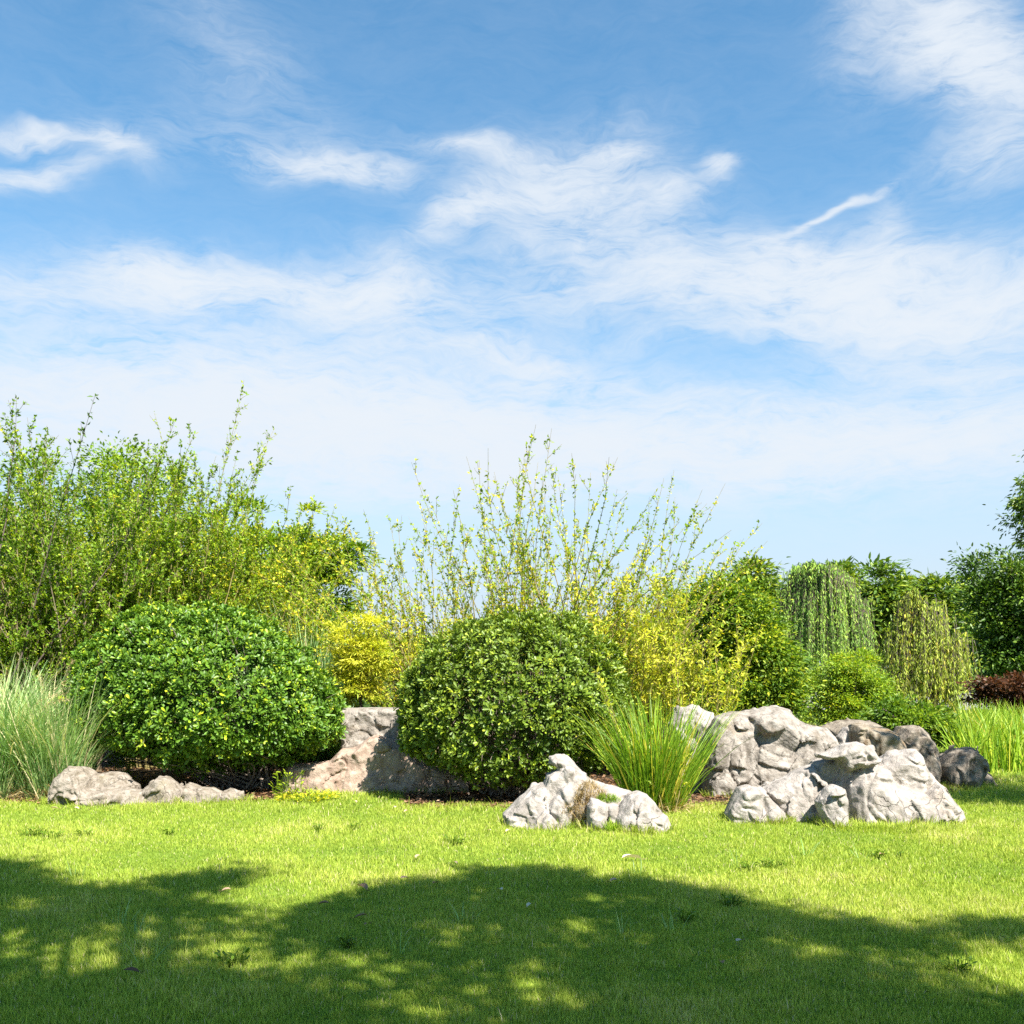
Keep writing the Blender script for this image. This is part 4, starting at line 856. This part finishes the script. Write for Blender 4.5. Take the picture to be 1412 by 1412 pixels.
def willow(name, label, Y, tops, trunk, nst, vend, leaf, mat, tint, group=None, spread=1.0, tr=.2, gap=.1, sway=.1, bark='bark', loose=.21):
    """tops: ellipsoids in photo pixels the strands hang from; vend: rows where strands end"""
    x0 = gx(trunk, Y); root = empty(name, (x0, Y, 0), label, 'tree', group); s = Y / F
    w = np.array([b[2] * b[3] for b in tops], float); w /= w.sum(); wh = rs.choice(len(tops), nst, p=w)
    nt_ = max(len(tops) * 8, 30); td = rand_unit(nt_); td[:, 2] = np.abs(td[:, 2]) * 1.1 - .1; td = unit(td); tw_ = rs.choice(len(tops), nt_, p=w); tv = R(vend[0], vend[1], nt_); tj = rs.randint(0, nt_, nst); wh = tw_[tj]
    d = unit(td[tj] + rs.normal(0, loose, (nst, 3)))
    c = np.stack([at(b[0], b[1], Y) for b in tops])[wh]; r = np.stack([np.array([b[2], b[2] * .8, b[3]]) * s for b in tops])[wh]
    p = c + d * r * (rs.rand(nst) ** .35)[:, None]
    ze = H + (HV - tv[tj] + rs.normal(0, 8, nst)) * s; p = p + rs.normal(0, .06, (nst, 3)) * r * np.array([1, 1, 1.6])
    Ln = np.maximum(np.minimum(p[:, 2] - ze, R(.25, 1.0, nst) * (p[:, 2] - ze) * 1.25), .4)
    ho = d * np.array([1, 1, 0]); K = 8; t = np.linspace(0, 1, K)
    Q = p[:, None] + ho[:, None] * (np.sqrt(t) * sway * 2)[None, :, None] * Ln[:, None, None] * .35 - np.array([0, 0, 1.])[None, None] * ((t ** 1.2)[None, :, None] * Ln[:, None, None] - (.12 * Ln[:, None, None] * np.sin(np.minimum(t * 4, 1) * pi)[None, :, None]))
    Q = Q + np.cumsum(rs.normal(0, .02 * leaf * 6, Q.shape), 1) * np.array([1, 1, 0])
    tb = Bag(); tubes(tb, Q, np.full((nst, 1), .006 * max(Y / 25, .7)) * np.linspace(1, .4, K)[None], 3)
    cnt = np.maximum((Ln / gap).astype(int), 2); ix = np.repeat(np.arange(nst), cnt); q = rs.rand(len(ix)); g = q * (K - 1); j = np.minimum(g.astype(int), K - 2); fr = (g - j)[:, None]
    cpos = Q[ix, j] * (1 - fr) + Q[ix, j + 1] * fr; n = len(ix)
    lb = Bag(); st = (rs.normal(0, .1, nst) + rs.normal(0, .16, nt_)[tj])[ix]
    for _ in range(2):
        dr = unit(np.array([0, 0, -1.]) + rs.normal(0, .3, (n, 3))); sz = leaf * R(.6, 1.3, n)
        leaves(lb, cpos, dr, rand_unit(n), sz, sz * .2, np.clip(rs.normal(tint[0], tint[1], n) + st, 0, 1), 'lance', .2, .1)
    lb.build('crown', mat, root)
    z0 = p[:, 2].mean(); fork = np.array([x0, Y, z0 * .32]); e = p[rs.choice(nst, 34, replace=False)]; m = len(e)
    T = np.linspace(0, 1, K); tubes(tb, (np.array([x0, Y, -.03])[None] * (1 - T)[:, None] + fork[None] * T[:, None])[None], (tr * (1.3 - .4 * T))[None], 8)
    mid = fork + (e - fork) * .4 + np.array([0, 0, .2]) * np.linalg.norm(e - fork, axis=1)[:, None]
    QQ = fork[None, None] * ((1 - T) ** 2)[None, :, None] + mid[:, None] * (2 * T * (1 - T))[None, :, None] + e[:, None] * (T ** 2)[None, :, None]
    QQ = QQ + np.cumsum(rs.normal(0, .02, QQ.shape), 1) * np.sin(T * pi)[None, :, None]
    tubes(tb, QQ, (tr * R(.25, .6, m))[:, None] * (1.05 - T)[None] + .006, 5)
    tb.build('trunk', M[bark], root); return root
willow('willow', 'green weeping willow with long hanging strands, on the skyline right of centre', 40, [(1130, 808, 40, 32), (1092, 838, 20, 34), (1172, 846, 20, 34), (1118, 792, 18, 14), (1150, 800, 16, 18)], 1138, 2500, (870, 985), .14, M['willow_leaf'], (.62, .17), gap=.095, sway=.24)
willow('willow', 'yellow-green weeping tree with a forked dark trunk, behind the dark boulders', 23, [(1270, 855, 30, 32), (1240, 885, 26, 26), (1312, 905, 30, 36), (1268, 930, 46, 34), (1330, 930, 16, 24), (1262, 828, 10, 18)], 1290, 1100, (915, 1015), .10, M['ywillow_leaf'], (.5, .2), tr=.09, gap=.065, sway=.32, loose=.3)

# reed bed: one dense mass nobody could count
def reed_bed():
    b = Bag(); n = 9000; x = R(0, 1, n); y = 14.6 + R(0, 1, n) ** 1.3 * 7
    xx = gx(1326, 1) * y + x * (4.2 + .1 * y) + .1 * rs.normal(size=n)
    k = ~((xx < 6.25) & (y < 14.9)); xx, y = xx[k], y[k]; n = len(xx)
    ribbons(b, np.stack([xx, y, np.full(n, -.01)], 1), R(0, 2 * pi, n), np.abs(rs.normal(.2, .16, n)), R(.45, 1.0, n), R(.012, .026, n), np.abs(rs.normal(.6, .4, n)), np.clip(rs.normal(.55, .2, n) + .15 * perlin(np.stack([xx, y, 0 * y], 1) * 1.3), 0, 1), K=5, twist=R(-1.3, 1.3, n))
    o = b.build('reeds', M['reed']); tag(o, kind='stuff')
reed_bed()

# ---------------------------------------------------------------- shade trees outside the picture, to the right of and behind the camera
def inside(poly, U, V):
    s = np.zeros(U.shape, bool); n = len(poly)
    for i in range(n):
        (x1, y1), (x2, y2) = poly[i], poly[i - 1]
        c = ((y1 > V) != (y2 > V)) & (U < (x2 - x1) * (V - y1) / ((y2 - y1) if y2 != y1 else 1e-9) + x1); s ^= c
    return s
SH_LEFT = [(-160, 1180), (30, 1200), (110, 1222), (200, 1224), (280, 1206), (345, 1203), (300, 1225), (255, 1238), (330, 1257), (250, 1264), (190, 1264), (330, 1275), (420, 1280), (480, 1292), (560, 1322), (450, 1330), (300, 1340), (220, 1335), (150, 1320), (0, 1290), (-160, 1305)]
SH_MAIN = [(-160, 1330), (60, 1347), (180, 1350), (300, 1338), (500, 1352), (560, 1340), (480, 1290), (390, 1266), (440, 1250), (540, 1235), (600, 1216), (690, 1205), (800, 1208), (900, 1215), (970, 1235), (1050, 1256), (1180, 1272), (1260, 1290), (1335, 1306), (1290, 1322), (1190, 1320), (1250, 1345), (1350, 1372), (1430, 1385), (1500, 1700), (-160, 1700)]
SH_EDGE = [(1310, 1280), (1370, 1274), (1460, 1278), (1460, 1296), (1380, 1290)]
GAPS = [(100, 1325, 70, 14), (300, 1312, 85, 12), (400, 1325, 90, 12), (185, 1285, 60, 8), (520, 1345, 60, 10), (575, 1397, 80, 14), (841, 1237, 60, 6), (836, 1295, 60, 8), (1130, 1315, 80, 9), (1281, 1355, 90, 12), (720, 1342, 70, 12), (620, 1275, 60, 7), (760, 1385, 60, 10), (40, 1250, 40, 7), (1360, 1345, 60, 14)]
def shade_tree(name, label, polys, gaps, n, hr, trunk, leaf, box, keep=1.0, tr=.22, soft=.09):
    root = empty(name, (trunk[0], trunk[1], 0), label, 'tree', 'shade trees beyond the frame')
    U = R(box[0], box[1], n * 6); V = np.where(True, R(0, 1, n * 6), 0)
    Yb0, Yb1 = gY(box[3]), gY(box[2]); Y = np.sqrt(Yb0 ** 2 + V * (Yb1 ** 2 - Yb0 ** 2)); X = gx(U, Y); Vp = HV + H * F / Y
    # real leaf sprays leave ragged edges
    q = np.stack([X, Y, 0 * X], 1); jx = fbm(q * 1.9 + 3, 4, .6) * .30; jy = fbm(q * 1.9 + 43, 4, .6) * .36
    Yj = Y + jy; Uj = (X + jx) / Yj * F + 706; Vj = HV + H * F / np.maximum(Yj, .5)
    ok = np.zeros(len(X), bool)
    for p in polys: ok |= inside(p, Uj, Vj)
    dens = np.full(len(X), 1.0)
    for (gu, gv, su, sv) in gaps: dens *= 1 - np.clip(1.02 + .25 * perlin(q * 4.1 + 7), 0, 1) * np.exp(-(((Uj - gu) / su / 1.6) ** 2 + ((Vj - gv) / sv / 2.3) ** 2) ** 1.5)
    dens *= np.clip(.8 + .75 * perlin(q * 2.3 + 11), .12, 1) * keep
    ok &= rs.rand(len(X)) < dens
    X, Y = X[ok][:n], Y[ok][:n]; n = len(X)
    hz = hr[0] + (hr[1] - hr[0]) * np.clip(.5 + .6 * fbm(np.stack([X, Y, 0 * X], 1) * .9 + 5, 2) + rs.normal(0, .13, n), 0, 1.1)
    P = np.stack([X, Y, 0 * X], 1) + S[None] * (hz / S[2])[:, None] + rs.normal(0, soft, (n, 3))
    lb = Bag(); sz = leaf * R(.7, 1.3, n)
    leaves(lb, P, unit(rand_unit(n) - np.array([0, 0, .2])), unit(rand_unit(n) * .7 + np.array([.2, -.2, .8])), sz, sz * .5, np.clip(rs.normal(.5, .15, n), 0, 1), 'diamond', .2, .1)
    lb.build('crown', M['dark_leaf'], root)
    tb = Bag(); K = 9; T = np.linspace(0, 1, K); b0 = np.array([trunk[0], trunk[1], -.05]); fk = np.array([trunk[0], trunk[1], hr[0] * .55])
    tubes(tb, (b0[None] * (1 - T)[:, None] + fk[None] * T[:, None])[None], (tr * (1.2 - .4 * T))[None], 10)
    e = P[rs.choice(n, 40, replace=False)]; m = len(e); mid = fk + (e - fk) * .5 + np.array([0, 0, .15]) * np.linalg.norm(e - fk, axis=1)[:, None]
    Q = fk[None, None] * ((1 - T) ** 2)[None, :, None] + mid[:, None] * (2 * T * (1 - T))[None, :, None] + e[:, None] * (T ** 2)[None, :, None]
    tubes(tb, Q, (tr * R(.2, .45, m))[:, None] * (1.05 - T)[None] + .006, 5)
    tb.build('trunk', M['bark'], root)
shade_tree('shade_tree', 'leafy tree behind the camera that shades the middle of the lawn', [SH_MAIN], GAPS, 34000, (6.2, 8.2), (4.8, -1.2), .12, (-160, 1500, 1195, 1600))
shade_tree('shade_tree', 'leafy tree behind the camera that shades the left of the lawn', [SH_LEFT], GAPS, 9000, (6.4, 8.0), (1.6, -2.2), .12, (-200, 600, 1175, 1345))
shade_tree('shade_tree', 'leafy tree right of the camera whose branch tips shade the right edge of the lawn', [SH_EDGE], [], 900, (5.6, 6.6), (8.2, 3.0), .12, (1300, 1470, 1270, 1300))
shade_tree('shade_tree', 'tree out of view on the right that dapples the dark boulders', [[(1180, 1086), (1260, 1079), (1330, 1075), (1500, 1073), (1560, 1110), (1440, 1112), (1330, 1106), (1250, 1100)]], [(1300, 1090, 20, 5), (1400, 1080, 30, 4), (1240, 1090, 16, 5)], 9000, (4.4, 6.4), (11.2, 9.6), .12, (1170, 1560, 1068, 1118), keep=.34, soft=.14)

# ---------------------------------------------------------------- small things on the lawn
def surf(objs, u, v):
    """where the sight line through a photo pixel meets one of the objects"""
    d = Vector(((u - 706) / F, 1, (HV - v) / F)); o = Vector((0, 0, H)); best = None
    for ob in objs:
        hit, loc, nor, _ = ob.ray_cast(o - ob.location, d)
        if hit and (best is None or (loc + ob.location - o).length < (best[0] - o).length): best = (loc + ob.location, nor)
    return best
rocks = {o.name: o for o in C.objects if o.get('category') == 'rock'}
def dry_tuft():
    pts = []
    poly = z3([(640, 300), (720, 260), (800, 300), (870, 390), (760, 380), (720, 400), (700, 480), (700, 590), (600, 600), (590, 520), (500, 510), (560, 440)])
    U = R(770, 845, 900); V = R(1072, 1142, 900); k = inside(poly, U, V)
    for u, v in zip(U[k], V[k]):
        h = surf([rocks['craggy_rock']], u, v)
        if h: pts.append(h[0])
    p = np.array([tuple(q) for q in pts]); p = np.repeat(p, 7, 0) + rs.normal(0, .012, (len(p) * 7, 3)); n = len(p)
    b = Bag(); ribbons(b, p, R(0, 2 * pi, n), np.abs(rs.normal(.7, .4, n)), R(.03, .085, n), R(.002, .004, n), R(.3, 1.2, n), np.clip(rs.normal(.55, .25, n), 0, 1), K=4, twist=R(-1, 1, n))
    o = b.build('dry_grass_tuft', M['straw'], loc=tuple(p.mean(0))); tag(o, 'tawny dry grass tuft growing over the face of the craggy rock', 'grass tuft')
    poly = z3([(760, 400), (800, 370), (900, 370), (960, 405), (900, 425), (840, 425)]); U = R(815, 860, 260); V = R(1096, 1112, 260); pts = [surf([rocks['craggy_rock']], u, v) for u, v in zip(U, V) if inside(poly, np.array([u]), np.array([v]))[0]]
    p = np.array([tuple(q[0]) for q in pts if q]); p = np.repeat(p, 8, 0) + rs.normal(0, .01, (len(p) * 8, 3)); n = len(p)
    b = Bag(); ribbons(b, p, R(0, 2 * pi, n), np.abs(rs.normal(.4, .3, n)), R(.02, .05, n), R(.002, .004, n), R(.3, 1., n), np.clip(rs.normal(.4, .2, n), 0, 1), K=4, twist=R(-1, 1, n))
    o = b.build('green_grass_tuft', M['reed'], loc=tuple(p.mean(0))); tag(o, 'small green grass patch on top of the craggy rock', 'grass tuft')
dry_tuft()
def tuft(name, label, u, v, n, Lr, rad, mat, W=.005, group=None):
    Y = gY(v); x = gx(u, Y); r = np.sqrt(rs.rand(n)) * rad; th = R(0, 2 * pi, n); b = Bag()
    ribbons(b, np.stack([x + r * np.cos(th), Y + r * np.sin(th) * .6, np.full(n, -.008)], 1), th + rs.normal(0, .6, n), np.abs(rs.normal(.35, .25, n)), R(Lr[0], Lr[1], n), R(.7, 1.3, n) * W, R(.2, 1, n), np.clip(rs.normal(.45, .18, n), 0, 1), K=4, twist=R(-1, 1, n))
    o = b.build(name, mat, loc=(x, Y, 0)); return tag(o, label, 'grass tuft', group)
tuft('grass_tuft', 'bright green grass tuft in the gap left of the small ochre-stained boulder', 1108, 1128, 420, (.08, .22), .2, M['reed'])
tuft('grass_tuft', 'green grass tuft at the foot of the craggy rock', 768, 1142, 260, (.05, .12), .16, M['reed'])
tuft('grass_tuft', 'green grass tuft between the cleft stone and the rounded boulder', 850, 1147, 240, (.06, .15), .09, M['reed'])
tuft('grass_tuft', 'longer grass along the foot of the white jagged rock', 1225, 1142, 1500, (.03, .085), .6, M['grass'], .006)
def weed(label, u, v, n, size, rad, mat, tint, group=None, cat='weed', hgt=.08):
    n = n * 2; rad = rad * .8; Y = gY(v); x = gx(u, Y); b = Bag(); r = np.sqrt(rs.rand(n)) * rad; th = R(0, 2 * pi, n)
    P = np.stack([x + r * np.cos(th), Y + r * np.sin(th), R(.015, hgt, n)], 1); d = unit(np.stack([np.cos(th), np.sin(th), R(.1, .8, n)], 1) + rs.normal(0, .4, (n, 3)))
    s = size * R(.6, 1.2, n); leaves(b, P, d, unit(rand_unit(n) * .5 + np.array([0, 0, 1.])), s, s * .45, np.clip(rs.normal(tint, .15, n), 0, 1), 'oval', .2, .1)
    m = n; Q = np.stack([np.stack([np.full(m, x), np.full(m, Y), np.full(m, -.01)], 1), P[:m] * np.array([1, 1, .5]) , P[:m]], 1); tubes(b, Q, np.full((m, 3), .002), 3, .4)
    o = b.build('weed_plant', mat, loc=(x, Y, 0)); return tag(o, label, cat, group)
weed('leafy green weed at the right foot of the larger round shrub', 400, 1100, 45, .06, .26, M['shrub_leaf'], .6, hgt=.3, cat='plant')
weed('leafy green plant behind the smooth grey rock, under the larger round shrub', 165, 1094, 60, .08, .16, M['shrub_leaf'], .6, hgt=.5, cat='plant')
weed('bright ground-hugging weed in front of the pink stone slab', 425, 1104, 160, .05, .45, M['shrub_leaf'], .8, hgt=.07, cat='plant')
for (u, v, n, r) in ((45, 1152, 26, .14), (70, 1156, 18, .1), (115, 1154, 16, .09), (232, 1152, 12, .06), (625, 1164, 26, .13), (490, 1144, 14, .08), (440, 1146, 12, .06), (1065, 1196, 24, .12), (1210, 1183, 16, .07), (1035, 1200, 14, .08), (1240, 1184, 8, .05), (320, 1330, 20, .1), (480, 1305, 14, .06), (1010, 1250, 18, .08), (1320, 1340, 18, .08), (945, 1270, 12, .06)):
    weed('small dark green broad-leaved weed in the lawn', u, v, n, .035, r, M['feather_leaf'], .3, 'broad-leaved weeds in the lawn', hgt=.06)
for (u, v, n) in ((186, 1290, 6), (105, 1210, 4), (205, 1330, 4), (930, 1285, 5), (860, 1290, 5), (1110, 1180, 4), (165, 1275, 6), (880, 1205, 5), (552, 1312, 4), (1018, 1195, 4), (640, 1270, 4), (1190, 1185, 4)):
    tuft('grass_tuft', 'taller stray grass blades standing up from the lawn', u, v, n * 2, (.09, .2), .05, M['silver'], .004, 'stray tall blades in the lawn')
def fallen(label, u, v, size, tint, group=None):
    Y = gY(v); x = gx(u, Y); b = Bag(); a = R(0, 2 * pi); n = 5; t = np.linspace(-1, 1, 7)
    d = np.array([math.cos(a), math.sin(a), .12]); sd = np.array([-math.sin(a), math.cos(a), 0]); c = np.array([x, Y, .045])
    w = size * .24 * np.sqrt(np.maximum(1 - t ** 2, 0)); curl = R(.1, .35) * size
    mid = c + d * (t * size * .5)[:, None] - np.array([0, 0, 1]) * (curl * .3 * (t ** 2))[:, None]
    V = np.stack([mid + sd * w[:, None] + np.array([0, 0, 1]) * (w * R(.3, .8))[:, None], mid, mid - sd * w[:, None] + np.array([0, 0, 1]) * (w * R(.2, .7))[:, None]], 1)
    i = np.arange(6)[:, None] * 3; F_ = np.concatenate([np.stack([i + k, i + k + 1, i + k + 4, i + k + 3], -1).reshape(-1, 4) for k in (0, 1)])
    b.add(V, F_, tint); st = np.stack([mid[0], mid[0] - d * size * .18, mid[0] - d * size * .3 + np.array([0, 0, .01])])[None]; tubes(b, st, np.full((1, 3), .0015), 3, tint * .6)
    o = b.build('fallen_leaf', M['dead'], loc=tuple(c)); return tag(o, label, 'fallen leaf', group)
fallen('large pale fallen leaf below the craggy rock', 871, 1190, .17, 1.0)
fallen('pale pinkish fallen leaf at the upper edge of the middle shade', 558, 1219, .07, .72)
fallen('long pale brown fallen leaf left of the middle shade', 500, 1232, .11, .55)
fallen('upright pink fallen leaf in the shade right of centre', 1020, 1308, .07, .9)
fallen('reddish fallen leaf lying in the deep shade', 995, 1338, .06, .5)
fallen('dark curled fallen leaf in the shade at lower left', 181, 1351, .08, .05)
for (u, v, s) in ((446, 1255, .07), (498, 1273, .08), (506, 1284, .05), (600, 1226, .06)):
    fallen('brown fallen leaf at the left end of the middle shade', u, v, s, .4, 'brown leaves fallen on the lawn')
for (u, v, s) in ((576, 1188, .07), (628, 1197, .05), (700, 1152, .06), (675, 1151, .05), (312, 1236, .06), (690, 1235, .06), (846, 1222, .06), (730, 1257, .06), (560, 1124, .06), (545, 1118, .06), (75, 1120, .08), (105, 1120, .07), (490, 1110, .07), (1215, 1185, .04)):
    fallen('small pale leaf scrap fallen on the lawn', u, v, s, R(.7, 1.), 'pale leaf scraps on the lawn')
